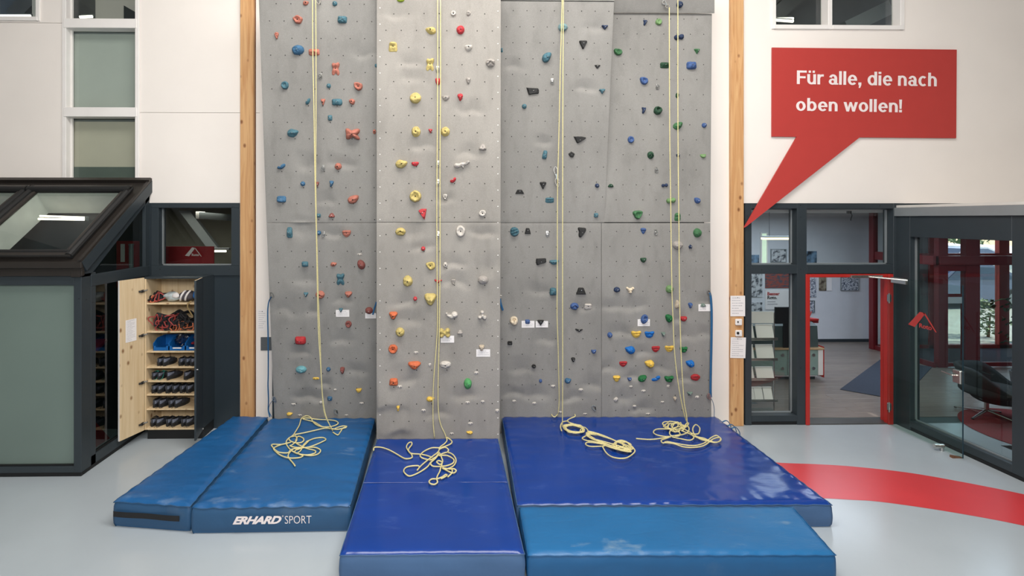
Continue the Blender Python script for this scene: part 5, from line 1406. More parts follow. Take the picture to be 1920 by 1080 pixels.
MATZ = .26
ZR = MATZ + .012
def pile(pts, base, s, zl=ZR, seed=1, k=5):
    R = random.Random(seed); out = []
    for i, (x, y) in enumerate(pts):
        z = zl + .010*(1+math.sin(i*1.9+seed))*.5
        out.append(onZ(base[0]+x/s, base[1]+y/s, z))
    return catmull(out, k)
def hang(pp, key=None, y0=0, y1=0, ztop=5.9, extra=()):
    """hanging strand: pixels from top to bottom, running in depth from y0 to y1"""
    out = []
    n_ = len(pp)
    za = onY(*pp[0], y0).z; zb2 = onY(*pp[-1], y1).z
    for i, (x, y) in enumerate(pp):
        q = onY(x, y, y0); f = (za-q.z)/(za-zb2); q = onY(x, y, y0+(y1-y0)*f); f = (za-q.z)/(za-zb2)
        out.append(onY(x, y, y0+(y1-y0)*f))
    return catmull(out, 4)
def rope(label, strands, loc):
    t = thing('climbing_rope', label, 'rope', loc, 'top ropes hanging down the climbing wall')
    for nm, pts, r in strands: obj(nm, MB().tube(pts, r, 7), M['rope'], t, smooth=True)
    return t
RR, RP_ = .0064, .0078
b5 = ((490,760), 8.727)
p1 = [(1170,440),(1250,485),(1290,440),(1340,370),(1400,348),(1340,338),(1240,365),(1180,392),(1100,372),(1000,350),(930,312),(850,268),(680,222),(760,208),(900,228),(1060,236),(1200,250),(1258,290),(1210,328),(1120,350),(1000,352),(905,322),(845,270),(808,200),(750,173),(690,188),(648,232),(622,325),(560,430),(520,490),(440,545),(405,610),(435,680),(500,745),
      (600,790),(740,812),(860,790),(890,760),(860,735),(740,705),(620,650),(560,600),(600,510),(680,535),(692,580),(640,612),(540,610),(460,570),(470,525),(560,505),(580,560),(560,600),(500,650),(470,662),(560,690),(740,692),(880,690),(968,735),(930,795),(820,822),(680,808),(560,780),(560,735),(640,705),(710,625),(770,585),(760,600),(680,680),(640,745),(600,775),
      (620,800),(680,830),(600,860),(440,860),(310,815),(220,740),(205,700),(280,660),(400,625),(480,605),(330,640),(175,640),(190,690),(280,765),(430,778),(470,740),(540,710),(740,690),(850,660),(980,605),(1056,560),(1000,528),(880,540),(780,575),(730,600)]
p1b = [(540,480),(700,450),(900,405),(1040,375),(1160,385),(1260,392),(1395,362)]
tail1 = [(640,705),(540,710),(465,770),(438,830),(470,890),(510,935),(552,992)]
A1 = hang([(586,-6),(586.5,100),(588.5,200),(590.5,330),(593,430),(595,540),(597,620),(601.5,690),(605,745),(611,780),(624,808)], y0=-.93, y1=-.80)
B1 = hang([(592,-6),(592.5,100),(592.5,200),(592,330),(593.5,420),(595.5,500),(597,560),(599.5,620),(602,690),(604,740),(609,778),(622,803)], y0=-.93, y1=-.76)
rope('pale yellow rope on the left panel, coiled on the lettered blue mat', (('left_strand', A1, RR), ('right_strand', B1, RR*.9),
    ('coil', pile(p1, *b5, seed=1), RP_), ('loop', pile(p1b, *b5, zl=ZR+.012, seed=2), RP_), ('rope_end', pile(tail1, *b5, zl=ZR, seed=3), RP_)), (-1.7, -.8, MATZ))
b6 = ((690,800), 9.0)
p2 = [(1320,180),(1332,235),(1290,290),(1212,350),(1190,440),(1130,540),(1060,600),(1000,680),(860,775),(720,832),(650,812),(603,750),(640,690),(730,665),(840,660),(870,680)]
p2b = [(830,735),(900,655),(1000,570),(1090,500),(1180,430),(1212,380),(1300,350),(1358,390),(1340,430)]
p2c = [(1330,180),(1390,220),(1417,260),(1380,300),(1265,345),(1200,358),(1080,358),(960,408),(888,470),(890,512),(960,545),(1060,560),(1130,520),(1200,480),(1330,435),(1430,470),(1485,560),(1462,640),(1400,690),(1300,720),(1255,700),(1310,730),(1390,770),(1450,782),(1488,745),(1450,712),(1385,715),(1300,705),(1255,695)]
p2d = [(1200,490),(1320,485),(1420,530),(1452,575),(1420,625),(1300,665),(1120,672),(1062,640),(1070,600),(1160,515),(1200,440),(1240,520),(1260,590),(1220,640),(1160,600),(1190,575),(1250,600),(1240,660),(1225,700),(1210,760),(1172,830),(1160,885),(1172,940),(1120,976),(1050,960),(1033,920),(1080,884),(1170,880),(1250,850),(1310,808),(1332,822),(1290,852),(1230,880)]
p2e = [(95,400),(110,350),(220,350),(350,390),(480,460),(580,520),(650,542),(740,525),(735,470),(690,420),(650,345),(680,280),(730,262),(738,305),(690,370),(690,420),(740,455),(880,465),(1000,490),(1090,525)]
p2f = [(1385,700),(1420,735),(1410,790),(1345,850)]
A2 = hang([(820.5,-6),(820.5,150),(819.5,300),(819,400),(819.5,520),(820.5,600),(818,650),(814,700),(812,740),(812,790),(815,822)], y0=-1.0, y1=-.965)
B2 = hang([(826,-6),(826,150),(825,300),(825,400),(825,500),(824,600),(823,650),(821.5,720),(822,770),(826,795),(834,813),(837,822)], y0=-1.0, y1=-.99)
rope('pale yellow rope on the middle pier, heaped on the dark blue mat', (('left_strand', A2, RR), ('right_strand', B2, RR), ('coil', pile(p2, *b6, seed=1), RP_), ('coil', pile(p2c, *b6, seed=4, zl=ZR+.006), RP_),
    ('coil', pile(p2d, *b6, seed=6, zl=ZR+.010), RP_), ('loop', pile(p2b, *b6, seed=2, zl=ZR+.016), RP_), ('rope_end', pile(p2e, *b6, seed=3), RP_), ('loop', pile(p2f, *b6, seed=5), RP_)), (-.1, -1.6, MATZ))
b7 = ((1030,760), 5.647)
def ell(cx, cy, rx, ry, rot, n, a0=0, wob=.12, seed=1):
    R = random.Random(seed); out = []
    for i in range(n):
        a = a0+2*math.pi*i/11.0; k = 1+R.uniform(-wob, wob)
        x, y = rx*k*math.cos(a), ry*k*math.sin(a); c, s = math.cos(rot), math.sin(rot)
        out.append((cx+x*c-y*s, cy+x*s+y*c))
    return out
p3 = [(270,96),(272,118),(222,140),(190,165),(225,187),(290,205),(335,215),(352,245)] + ell(262,248,102,44,.15,30,-.3,.16,3) + [(350,230),(390,245),(410,275),(395,300)] + ell(620,385,250,44,.36,14,3.3,.16,4) + ell(770,425,95,46,.2,26,0,.18,5) + ell(640,395,235,40,.34,13,.4,.2,6)
p3b = [(560,430),(600,500),(660,545),(740,562),(820,555),(890,510),(905,475),(870,430)]
p3c = [(385,325),(348,350),(390,372),(460,382),(560,410),(580,430),(440,436),(385,415),(405,392),(490,398),(600,420)]
p3d = [(130,270),(118,225),(140,178),(200,165)]
p3e = [(90,92),(60,122),(32,112),(24,95)]
A3 = hang([(1054,-6),(1052.5,60),(1050.5,130),(1049,200),(1047,290),(1045.5,345),(1045,420),(1045,520),(1044.5,590),(1046.5,650),(1047.5,700),(1048.5,750),(1046.5,776)], y0=-.74, y1=-.42)
B3 = hang([(1056.5,-6),(1055.5,130),(1055,300),(1054.8,450),(1054.8,600),(1055,700),(1054.5,790),(1053.5,806)], y0=-.74, y1=-.62)
rope('pale yellow rope with the quickdraw, bundled on the dark blue mat', (('left_strand', A3, RR), ('right_strand', B3, RR), ('coil', pile(p3, *b7, seed=1, k=4), RP_), ('coil', pile(ell(600,375,225,36,.36,25,1.0,.22,11)+ell(775,428,88,42,.2,23,.5,.2,12), *b7, seed=8, zl=ZR+.008, k=4), RP_), ('coil', pile(ell(258,246,85,36,.2,22,1.2,.2,13), *b7, seed=9, zl=ZR+.008, k=4), RP_), ('loop', pile(p3b, *b7, seed=2), RP_), ('loop', pile(p3c, *b7, seed=3), RP_),
    ('rope_end', pile(p3d, *b7, seed=4), RP_), ('loop', pile(p3e, *b7, seed=5), RP_)), (1.6, -1.0, MATZ))
p4 = ell(1310,215,105,38,.1,24,.4,.25,3) + [(1215,250),(1130,255),(1103,290),(1160,320),(1270,332),(1400,312),(1465,285),(1478,240),(1440,215),(1330,240),(1275,280),(1290,320),(1370,325),(1380,290),(1330,260),(1290,225)]
p4b = [(918,352),(1060,362),(1180,350),(1300,325),(1400,310)]
p4c = [(1320,320),(1240,350),(1185,372),(1205,400),(1250,385),(1400,415),(1540,427),(1650,395),(1710,345),(1770,320),(1812,355),(1790,388),(1720,385),(1640,350),(1560,330),(1480,280),(1400,240)]
p4d = [(1215,395),(1310,405),(1420,440),(1530,447),(1640,425),(1730,360),(1800,340),(1815,370),(1760,395),(1680,380),(1600,360),(1540,315),(1518,250),(1550,205),(1592,240),(1582,295),(1550,305),(1500,300),(1530,340),(1490,370),(1390,355),(1300,335)]
p4e = [(1390,180),(1395,215),(1340,180),(1300,240),(1360,225),(1350,190),(1290,210),(1320,255)]
A4 = hang([(1255,14),(1255,60),(1255.3,150),(1255.7,250),(1256.8,330),(1257.8,400),(1258.6,460),(1260,550),(1262,600),(1264,650),(1269,700),(1276,745),(1283,776),(1287,790)], y0=-.62, y1=-.60)
B4 = hang([(1271,-6),(1271,60),(1271,200),(1271.8,330),(1273,420),(1273.8,520),(1275,600),(1277,660),(1279.5,710),(1283,755),(1287.5,780),(1288.5,797)], y0=-.62, y1=-.66)
rope('rightmost pale yellow rope, coiled near the right edge of the mat', (('left_strand', A4, RR), ('right_strand', B4, RR), ('coil', pile(p4, *b7, seed=1), RP_), ('coil', pile(ell(1330,230,85,45,.3,22,.8,.3,21)+[(1400,270),(1480,300),(1560,340),(1650,365),(1730,385)], *b7, seed=7, zl=ZR+.006, k=4), RP_), ('rope_end', pile(p4b, *b7, seed=2), RP_), ('coil', pile(p4c, *b7, seed=3), RP_),
    ('coil', pile(p4d, *b7, seed=4, zl=ZR+.008), RP_), ('loop', pile(p4e, *b7, seed=5, zl=ZR+.014), RP_), ('loop', pile([(1420,240),(1455,190),(1475,190),(1462,215),(1420,250)], *b7, seed=6), RP_)), (3.0, -.7, MATZ))

# route cards
for i, (px, py, w_, h_, k, l) in enumerate(((642.5,587.5,25,13,'L','white route card under a small teal triangular hold'), (695,592,20,10,'L','white route card under a dark red hold beside pier'), (839,636,25,13,'C','white route card under the knobbly yellow hold'),
    (906,662,26,14,'C','white route card under the beige hold'), (990,608,24,13,'R','white route card under a small mid-blue hold'), (1016,608,23,12,'R','white route card under a black triangular hold'),
    (1207,605,23,13,'R','white route card under the mid-blue ring-like hold'), (1321,577,23,13,'R','white route card under a grey-green hold at the right edge'))):
    p, n, d = PL[k]; a = surf(px-w_/2, py+h_/2, k, .003); b2 = surf(px+w_/2, py+h_/2, k, .003); c = surf(px-w_/2, py-h_/2, k, .003)
    sheet(l, a, Vector((1,0,0)), d, b2.x-a.x, (c-a).length, 3, cat='card', n=n, seed=30+i, name='route_card', group='route cards on the climbing wall')
# notices and boxes on the posts
def note(px0, px1, py0, py1, Y, label, rows, seed, tilt=0.0):
    a = onY(px0, py1, Y); b2 = onY(px1, py0, Y)
    ex = Vector((math.cos(tilt), 0, math.sin(tilt))); ez = Vector((-math.sin(tilt), 0, math.cos(tilt)))
    t = sheet(label, a, ex, ez, b2.x-a.x, b2.z-a.z, rows, seed=seed)
    q = onY((px0+px1)/2, py0+3.5, Y-.004)
    obj('pin', MB().ball(q, .006, .006, .006, 8, 5), M['black'], t)
note(1369.5, 1397, 554.5, 593, -.066, 'upper printed notice pinned to the right timber post', 7, 41)
note(1369, 1397.5, 632, 671, -.066, 'lower printed notice pinned to the right timber post', 9, 42, -.03)
note(483, 500.5, 580.5, 619, -.004, 'printed notice on the white strip beside the left timber post', 9, 43)
for py, lab, bl in ((603.5, 'upper small white sensor box on the right timber post', False), (624.5, 'lower white control box with a black dial on the right post', True)):
    a = onY(1377.5, py+6, -.06); b2 = onY(1390, py-6, -.06)
    t = thing('sensor_box', lab, 'box', ((a.x+b2.x)/2, -.06, a.z))
    obj('housing', MB().bbox(a.x, b2.x, -.09, -.06, a.z, b2.z, .010), M['white'], t)
    q = onY(1383.5, py, -.091)
    obj('dial' if bl else 'sensor_eye', MB().cyl(q+Vector((0,.002,0)), q+Vector((0,-.008,0)), .018 if bl else .010, 14), M['black'], t)
a = onY(489, 657, -.004); b2 = onY(510, 632, -.004)
mthing('slate_plate', 'dark grey plate on the white strip left of the climbing wall', 'plate', MB().bbox(a.x, b2.x, -.012, -.0, a.z, b2.z, .002), mat('slate_grey_plate', (86,90,92), .6, var=.12, scale=20, stretch=(1,1,12)))
# blue slings with clips at both ends
def sling(label, pts, clips, loc, wd=.016):
    t = thing('blue_sling', label, 'sling', loc, 'blue slings at the edges of the climbing wall')
    obj('webbing', MB().tube(catmull(pts, 5), wd, 6, flat=.3), M['webblue'], t)
    for c in clips:
        obj('clip', carabiner(c, .07, .04, .006, .5), M['steel'], t)
    return t
def LP(px, py, o=.03): return surf(px, py, 'L', o)
sling('long blue sling hanging down the left edge of the climbing wall', [LP(509,556), LP(504,566), LP(502,585), LP(502.5,620), LP(503,660), LP(503,700), LP(502.5,722), LP(503.5,750), LP(503,768), LP(506,782,.06)], [LP(510,553), LP(514,748)], LP(503,660))
sling('short dark blue strap clipped low at the left edge', [LP(514,748), LP(506,758), LP(504,770), LP(509,781,.06)], [LP(515,750)], LP(510,765), .009)
def RP2(px, py, o=.03): return surf(px, py, 'R', o)
sling('long blue sling hanging down the right edge of the climbing wall', [RP2(1331,549), RP2(1333,560), RP2(1334.5,590), RP2(1334,640), RP2(1333,690), RP2(1332.5,730), RP2(1333,745)], [RP2(1330,549), RP2(1330,742)], RP2(1334,640))
sling('dark blue strap end running to the mat at the right', [RP2(1331,745), RP2(1336,752), RP2(1339,765), RP2(1339,782,.05)], [RP2(1329,744)], RP2(1336,760), .008)
sling('short blue sling end beside the pier below small white hold', [RP2(937.5,560), RP2(939,570), RP2(943,582)], [], RP2(940,570), .014)
sling('short blue sling end hanging over the card beside the pier', [LP(706,566), LP(702,578), LP(699,590)], [], LP(702,578), .010)
for px, py, k, l in ((630,772,'L','dark steel clip low on the left panel above the mat'), (1114,765,'R','dark steel clip low on the right panel above the mat')):
    c = surf(px, py, k, .012)
    t = thing('carabiner', l, 'carabiner', c, 'steel clips low on the panels'); obj('body', carabiner(c, .075, .045, .007, .5), M['greymetal'], t)
    obj('gate', MB().cyl(c+Vector((.012,-.006,.02)), c+Vector((.02,-.006,-.02)), .006, 6), M['black'], t)
# ------------------------------------------------------------------ speech-bubble sign
ys = -.03
def SP(px, py, y=ys): return onY(px, py, y)
out = [(1448,89),(1794,93),(1793,259),(1612,257.5),(1399,425),(1395,427),(1494,256.5),(1447.5,256)]
sg = thing('speech_bubble_sign', 'red speech bubble sign with white German lettering on the white wall', 'sign', SP(1620, 175))
yb_ = {4: -.075, 5: -.075}
fr0 = [onY(px, py, -.075 if i in (4, 5) else ys) for i, (px, py) in enumerate(out)]
bk = [p + Vector((0, .018, 0)) for p in fr0]
mb = MB()
# box of the bubble and its tail as one board
n_ = len(out); vs = fr0+bk
fs = [(0,1,2,3), (0,3,6,7), (3,4,5,6), (11,10,9,8), (15,14,11,8), (14,13,12,11)] + [(i, n_+i, n_+(i+1) % n_, (i+1) % n_) for i in range(n_)]
mb.add(vs, fs)
me_ = obj('board', mb, M['signred'], sg)
for s, a, b in (('Für alle, die nach', (1494,157.5), (1757,132)), ('oben wollen!', (1492.5,207.5), (1692,183.5))):
    p, q = SP(a[0], a[1], ys-.003), SP(b[0], b[1], ys-.003)
    capz = (onY(a[0], b[1], ys).z-onY(a[0], a[1], ys).z)
    sign_text(s, q.x-p.x, capz, M['letter'], sg, p, math.radians(.7))
# ------------------------------------------------------------------ office and lounge behind the right facade
M['offwall'] = mat('office_wall_paint', (214,216,220), .85, var=.02)
M['deskglass'] = mat('pale_green_desk_glass', (140,162,154), .25, var=.03)
M['deskgrey'] = mat('slate_desk_riser', (74,88,88), .4)
M['woodedge'] = mat('birch_desk_edge', (190,158,120), .5)
M['carpet'] = mat('blue_grey_entrance_carpet', (62,68,80), .95, var=.15, scale=40)
M['rug'] = mat('dark_red_rug', (122,40,42), .95, var=.12, scale=60)
M['chairfab'] = mat('charcoal_felt', (44,48,48), .9, var=.1, scale=50)
M['redframe'] = mat('shaded_red_frame', (112,28,32), .4, var=.03)  # red darkened to put the unlit inside of the frames into the colour
M['leaf'] = mat('dark_green_leaf', (44,74,40), .5, var=.2, scale=10)
pk = [mat('floor_plank_%d' % i, c, .30, var=.30, scale=4, stretch=(.8,18,1), spec=.5) for i, c in enumerate(((134,122,113),(130,118,109),(138,126,116),(132,121,113)))]
OX0, OX1, OY1 = 4.19, 14.0, 4.75
struct('ceiling_office', MB().box(4.0, OX1, .15, OY1+.1, 3.06, 3.16), M['ceil'])
struct('wall_office_back', MB().box(4.0, 10.15, OY1, OY1+.1, 0, 3.1).box(10.05, 10.15, 4.2, OY1, 0, 3.1), M['offwall'])
struct('wall_office_left', MB().box(4.0, 4.19, .16, OY1, 0, 3.1), M['offwall'])
struct('wall_office_right', MB().box(OX1, OX1+.1, -3.0, 4.1, 0, 3.1).box(10.35, OX1, -3.1, -3.0, 0, 3.1), M['offwall'])
struct('ceiling_lounge', MB().box(10.35, OX1, -3.1, .2, 3.06, 3.16), M['ceil'])
struct('baseboard_office', MB().box(4.19, 10.05, OY1-.015, OY1, 0, .07), M['anth'])
of = thing('floor_office', '', ''); del of['label'], of['category']; of['kind'] = 'structure'
obj('screed', MB().box(4.19, OX1, .0, OY1, -.12, -.006).box(XS+.02, OX1, -3.0, .0, -.12, -.006), M['deskgrey'], of)
R_ = random.Random(3); k = 0
_pl = [MB().bbox(-.648, .648, -.0935, .0935, -.006, 0, .0015).mesh('plank', m) for m in pk]
y = -2.9
while y < OY1:
    x = (OX0 if y > .2 else XS+.15) + R_.uniform(-.9, 0)
    while x < 12.6:
        xc = x+.65
        if xc-.65 >= (OX0-.4 if y > .2 else XS) and -2.0 < y and (x+1.3) > (OX0 if y > .2 else XS):
            if y > .2 or x > XS+.1:
                link('plank', _pl[R_.randrange(4)], of, (xc, y, 0))
        x += 1.3
    y += .19
# entrance carpet
A = onZ(1575,730,.006); Cc = onZ(1690,750,.006); Dd = onZ(1748,688,.006); Bb = A+Dd-Cc
lp = [A, Cc, Dd, Bb]
mthing('entrance_carpet', 'dark blue-grey carpet mat on the office plank floor', 'carpet', MB().hexa([p+Vector((0,0,-.004)) for p in lp], [p+Vector((0,0,.004)) for p in lp]), M['carpet'])
# reception desk
DY = 1.93
dx0, dx1 = onY(1380, 600, DY).x, onY(1545, 600, DY).x
zt_, zm = onY(1545, 612, DY).z, onY(1545, 652, DY).z
dk = thing('reception_desk', 'pale green glass reception desk with slate riser seen through door', 'desk', ((dx0+dx1)/2, DY, 0))
obj('carcass', MB().bbox(dx0, dx1-.10, DY+.03, DY+.75, .06, zm-.03), M['offwall'], dk)
obj('plinth', MB().bbox(dx0+.05, dx1-.12, DY+.06, DY+.7, 0, .06), M['anth'], dk)
xj = onY(1476, 600, DY).x
xk = onY(1530, 600, DY).x
for a, b in ((dx0, xj), (xj+.012, xk+.04)):
    pn = obj('glass_panel', MB().bbox(a, b, DY, DY+.012, .09, zm-.04), M['deskglass'], dk)
    for zz in (.22, zm-.13):
        for xx in ((b-.09), (a+.09)):
            obj('round_fixing', MB().cyl((xx, DY, zz), (xx, DY-.015, zz), .028, 14), M['steel'], pn)
obj('end_panel', MB().bbox(xk+.045, dx1-.012, DY, DY+.75, .09, zm-.02), M['white'], dk)
obj('red_edge', MB().bbox(dx1-.012, dx1, DY-.01, DY+.78, .05, zm+.02), M['red'], dk)
obj('worktop', MB().bbox(dx0, dx1-.01, DY-.03, DY+.8, zm-.03, zm), M['woodedge'], dk)
obj('riser', MB().hexa([(dx0, DY+.05, zm), (xk+.08, DY+.05, zm), (dx1, DY+.5, zm), (dx0, DY+.5, zm)], [(dx0, DY+.05, zt_), (xk+.06, DY+.05, zt_), (dx1-.04, DY+.5, zt_+.12), (dx0, DY+.5, zt_+.25)]), M['deskgrey'], dk)
a, b = onY(1480, 603, 2.1), onY(1543, 597, 2.1)
tb = thing('standing_shelf', 'red angular shelf top on a post above the reception desk', 'shelf', ((a.x+b.x)/2, 2.25, zt_))
obj('top', MB().hexa([(a.x, 2.05, a.z), (b.x, 2.2, a.z), (b.x-.25, 2.5, a.z), (a.x, 2.5, a.z)], [(a.x, 2.05, a.z+.05), (b.x, 2.2, a.z+.03), (b.x-.25, 2.5, a.z+.05), (a.x, 2.5, a.z+.05)]), M['red'], tb)
xx = onY(1527, 600, 2.25).x
obj('post', MB().bbox(xx-.06, xx+.06, 2.22, 2.34, zt_, a.z), M['redframe'], tb)
pz = onY(1516, 594, 2.2)
fg = thing('desk_ornament', 'small red branching ornament on the red shelf', 'ornament', (pz.x, 2.2, a.z+.05))
for dx, dz in ((-.05,.14),(.0,.18),(.06,.12),(.03,.06)):
    obj('branch', MB().tube([(pz.x, 2.2, a.z+.05), (pz.x+dx, 2.2, a.z+.05+dz)], [.014,.008], 6), M['red'], fg)
# screen on the desk behind the left pane
a, b = onY(1453, 618, 1.95), onY(1474, 581, 2.1)
mthing('desk_monitor', 'dark monitor with red trim standing on the reception desk', 'monitor', MB().bbox(a.x, b.x+.2, 1.93, 1.97, zt_+.05, zt_+.35).bbox(a.x+.15, a.x+.25, 1.94, 1.96, zm, zt_+.06), M['black'])
# pictures on the back wall
YB = OY1-.012
def picture(px0, px1, py0, py1, label, frame, body, kind='picture', fw=.012, deco=None):
    a, b = onY(px0, py1, YB), onY(px1, py0, YB)
    t = thing(kind, label, 'picture' if kind != 'poster' else 'poster', ((a.x+b.x)/2, YB, a.z), 'pictures on the office back wall')
    obj('sheet', MB().box(a.x+fw, b.x-fw, YB-.008, YB+.01, a.z+fw, b.z-fw), body, t)
    if frame:
        for q in ((a.x, b.x, a.z, a.z+fw), (a.x, b.x, b.z-fw, b.z), (a.x, a.x+fw, a.z+fw, b.z-fw), (b.x-fw, b.x, a.z+fw, b.z-fw)):
            obj('frame_bar', MB().bbox(q[0], q[1], YB-.02, YB+.011, q[2], q[3], .002), frame, t)
    return t, a, b
def sketch(name, base, ink, scale, st=(1,1,1)):
    m, n, L, p = _nodes(name); tc = n.new('ShaderNodeTexCoord'); mp = n.new('ShaderNodeMapping'); mp.inputs['Scale'].default_value = st
    t = n.new('ShaderNodeTexNoise'); t.inputs['Scale'].default_value = scale*2.2; t.inputs['Distortion'].default_value = .3; t.inputs['Detail'].default_value = 6
    L.new(tc.outputs['Object'], mp.inputs[0]); L.new(mp.outputs[0], t.inputs['Vector'])
    r = n.new('ShaderNodeValToRGB'); r.color_ramp.elements[0].color = rgb(*ink); r.color_ramp.elements[1].color = rgb(*base)
    r.color_ramp.elements[0].position = .40; r.color_ramp.elements[1].position = .56
    L.new(t.outputs['Fac'], r.inputs[0]); L.new(r.outputs[0], p.inputs['Base Color']); p.inputs['Roughness'].default_value = .7
    return m
M['sk1'] = sketch('pencil_sketch', (200,202,204), (70,74,80), 5)
M['sk2'] = sketch('dotted_sketch', (200,205,212), (60,70,90), 8, (2,2,2))
M['photo1'] = sketch('brown_photo', (150,140,120), (70,56,44), 3)
M['roofphoto'] = sketch('red_roof_photo', (150,76,64), (70,80,92), 4, (1,1,3))
M['slatephoto'] = sketch('slate_photo', (120,150,176), (36,44,54), 2)
picture(1398, 1430, 512, 558, 'grey pencil sketch poster at the left behind the lower pane', None, M['sk1'], 'poster')
picture(1400, 1430, 566, 592, 'small grey sketch poster below the pencil sketch', None, M['sk1'], 'poster')
picture(1434, 1480, 505, 541, 'roof tile photo poster behind the lower left pane', None, M['roofphoto'], 'poster')
t, a, b = picture(1434, 1480, 543, 581, 'white poster reading Besser Roto in red behind the pane', None, M['paper'], 'poster')
for s, px, py, w_, m in (('Besser', 1439, 554, 23, 'signred'), ('Roto.', 1439, 561, 18, 'black')):
    p = onY(px, py, YB-.012); q = onY(px+w_, py, YB-.012)
    if s: letters(fit(text_mb(s, 1, .03), q.x-p.x, 0), M[m], t, p)
for py, e in ((566.5, 1454), (571, 1458)):
    p, q = onY(1439, py, YB-.012), onY(e, py-1.6, YB-.012)
    obj('small_print', MB().box(p.x, q.x, YB-.013, YB-.009, p.z, q.z), M['ink'], t)
picture(1510, 1531, 520, 558, 'blue-grey sketch sheet at the upper left of the doorway view', None, M['sk2'], 'poster')
picture(1510, 1527, 563.5, 586, 'small blue-grey plan sheet below the sketch in the doorway', M['deskgrey'], M['sk2'])
picture(1535, 1550, 519, 546, 'small brown photo in the doorway view', None, M['photo1'], 'poster')
picture(1550, 1560, 519, 546, 'pale blank sheet beside the brown photo', None, M['paper'], 'poster')
picture(1576, 1610, 519, 545, 'framed pale abstract picture on the office back wall', M['greymetal'], M['sk2'])
picture(1505, 1532, 470, 500, 'slate roof picture behind the upper right pane', None, M['slatephoto'], 'poster')
picture(1445, 1474, 467, 492, 'grey landscape sketch behind the upper left pane', M['greymetal'], M['sk1'])
picture(1400, 1424, 477, 500, 'dark forest picture behind the upper left pane', None, M['slatephoto'], 'poster')
# small lit window in the office back wall and pendant bar lamp
a, b = onY(1428, 500, YB), onY(1437, 438, YB)
M['skyglass'] = mat('daylit_window', (196,214,190), .4, emit=.9)
wn = thing('window_4', '', ''); del wn['label'], wn['category']; wn['kind'] = 'structure'
obj('pane', MB().box(a.x, b.x, YB-.004, YB+.01, a.z, b.z), M['skyglass'], wn)
obj('stile', MB().bbox(a.x-.03, a.x, YB-.02, YB+.01, a.z-.03, b.z+.03), M['white'], wn); obj('stile', MB().bbox(b.x, b.x+.03, YB-.02, YB+.01, a.z-.03, b.z+.03), M['white'], wn)
a, b = onY(1430, 447, 3.0), onY(1492, 446, 3.0)
lp_ = thing('bar_lamp', 'long warm pendant bar lamp behind the upper left office pane', 'lamp', ((a.x+b.x)/2, 3.0, a.z))
obj('diffuser', MB().bbox(a.x, b.x, 2.94, 3.06, a.z-.025, a.z+.02), mat('warm_lamp', (255,232,190), .5, emit=1.6, var=0), lp_)
obj('housing', MB().bbox(a.x, b.x, 2.93, 3.07, a.z+.02, a.z+.05), M['greymetal'], lp_)
for f in (.2, .8): obj('wire', MB().cyl((a.x*(1-f)+b.x*f, 3.0, a.z+.05), (a.x*(1-f)+b.x*f, 3.0, 3.06), .004, 5), M['black'], lp_)
p = onY(1592, 397, 1.2)
sp_ = thing('ceiling_spot', 'small black ceiling spot with hanging cable behind the transom pane', 'spotlight', (p.x, 1.2, 3.06))
obj('body', MB().cyl((p.x, 1.2, 3.06), (p.x, 1.2, p.z-.03), .035, 10), M['black'], sp_)
obj('cable', MB().tube(catmull([(p.x+.02, 1.2, p.z-.02), (p.x+.05, 1.2, p.z-.06), (p.x+.03, 1.2, p.z-.12), (p.x+.03, 1.2, p.z-.15)], 4), .006, 5), M['black'], sp_)
# brochure rack just behind the pane
RY = .42
rk = thing('brochure_rack', 'chrome brochure rack behind the lower left office pane', 'rack', (onY(1430, 700, RY).x, RY, 0))
xl, xr_ = onY(1390, 600, RY).x, onY(1451, 600, RY).x
ztop_r = onY(1451, 586, RY).z
for x in (xl, xr_): obj('rod', MB().cyl((x, RY, 0), (x, RY, ztop_r), .010, 10), M['chrome'], rk)
obj('base', MB().bbox(xl-.05, xr_+.05, RY-.12, RY+.16, 0, .02), M['chrome'], rk)
a, b = onY(1392, 606, RY-.02), onY(1450, 584, RY-.02)
obj('header', MB().bbox(a.x, b.x, RY-.03, RY-.005, a.z, b.z), M['white'], rk)
for i, (y0_, y1_) in enumerate(((609,635), (647,673), (689,710), (727,750))):
    a = onY(1392, y1_, RY-.06); b = onY(1451, y0_, RY-.06)
    obj('tray', MB().bbox(xl, xr_, RY-.09, RY+.02, a.z-.02, a.z-.008).bbox(xl, xr_, RY-.10, RY-.09, a.z-.02, a.z+.02), M['chrome'], rk)
    xs_ = ((1393, 1413), (1418, 1450)) if i < 3 else ((1396, 1414), (1415, 1430), (1432, 1448))
    for j, (p0_, p1_) in enumerate(xs_):
        u, v = onY(p0_, 700, RY-.06).x, onY(p1_, 700, RY-.06).x; zt2 = b.z
        lab = ('%s brochure in the %s row of the rack behind glass' % (['left white', 'right white'][j] if i < 3 else ['left small', 'middle small', 'right small'][j], ['top', 'second', 'third', 'lowest'][i]))
        bro = thing('brochure', lab, 'brochure', ((u+v)/2, RY-.06, a.z), 'brochures in the rack')
        obj('cover', MB().hexa([(u, RY-.085, a.z), (v, RY-.085, a.z), (v, RY-.075, a.z), (u, RY-.075, a.z)], [(u+.012, RY-.01, zt2), (v+.012, RY-.01, zt2), (v+.012, RY, zt2), (u+.012, RY, zt2)]), M['white'], bro)
        obj('folded_edge', MB().bbox(u+.005, v+.012, RY-.03, RY-.008, zt2-.012, zt2+.002), M['paper'], bro)
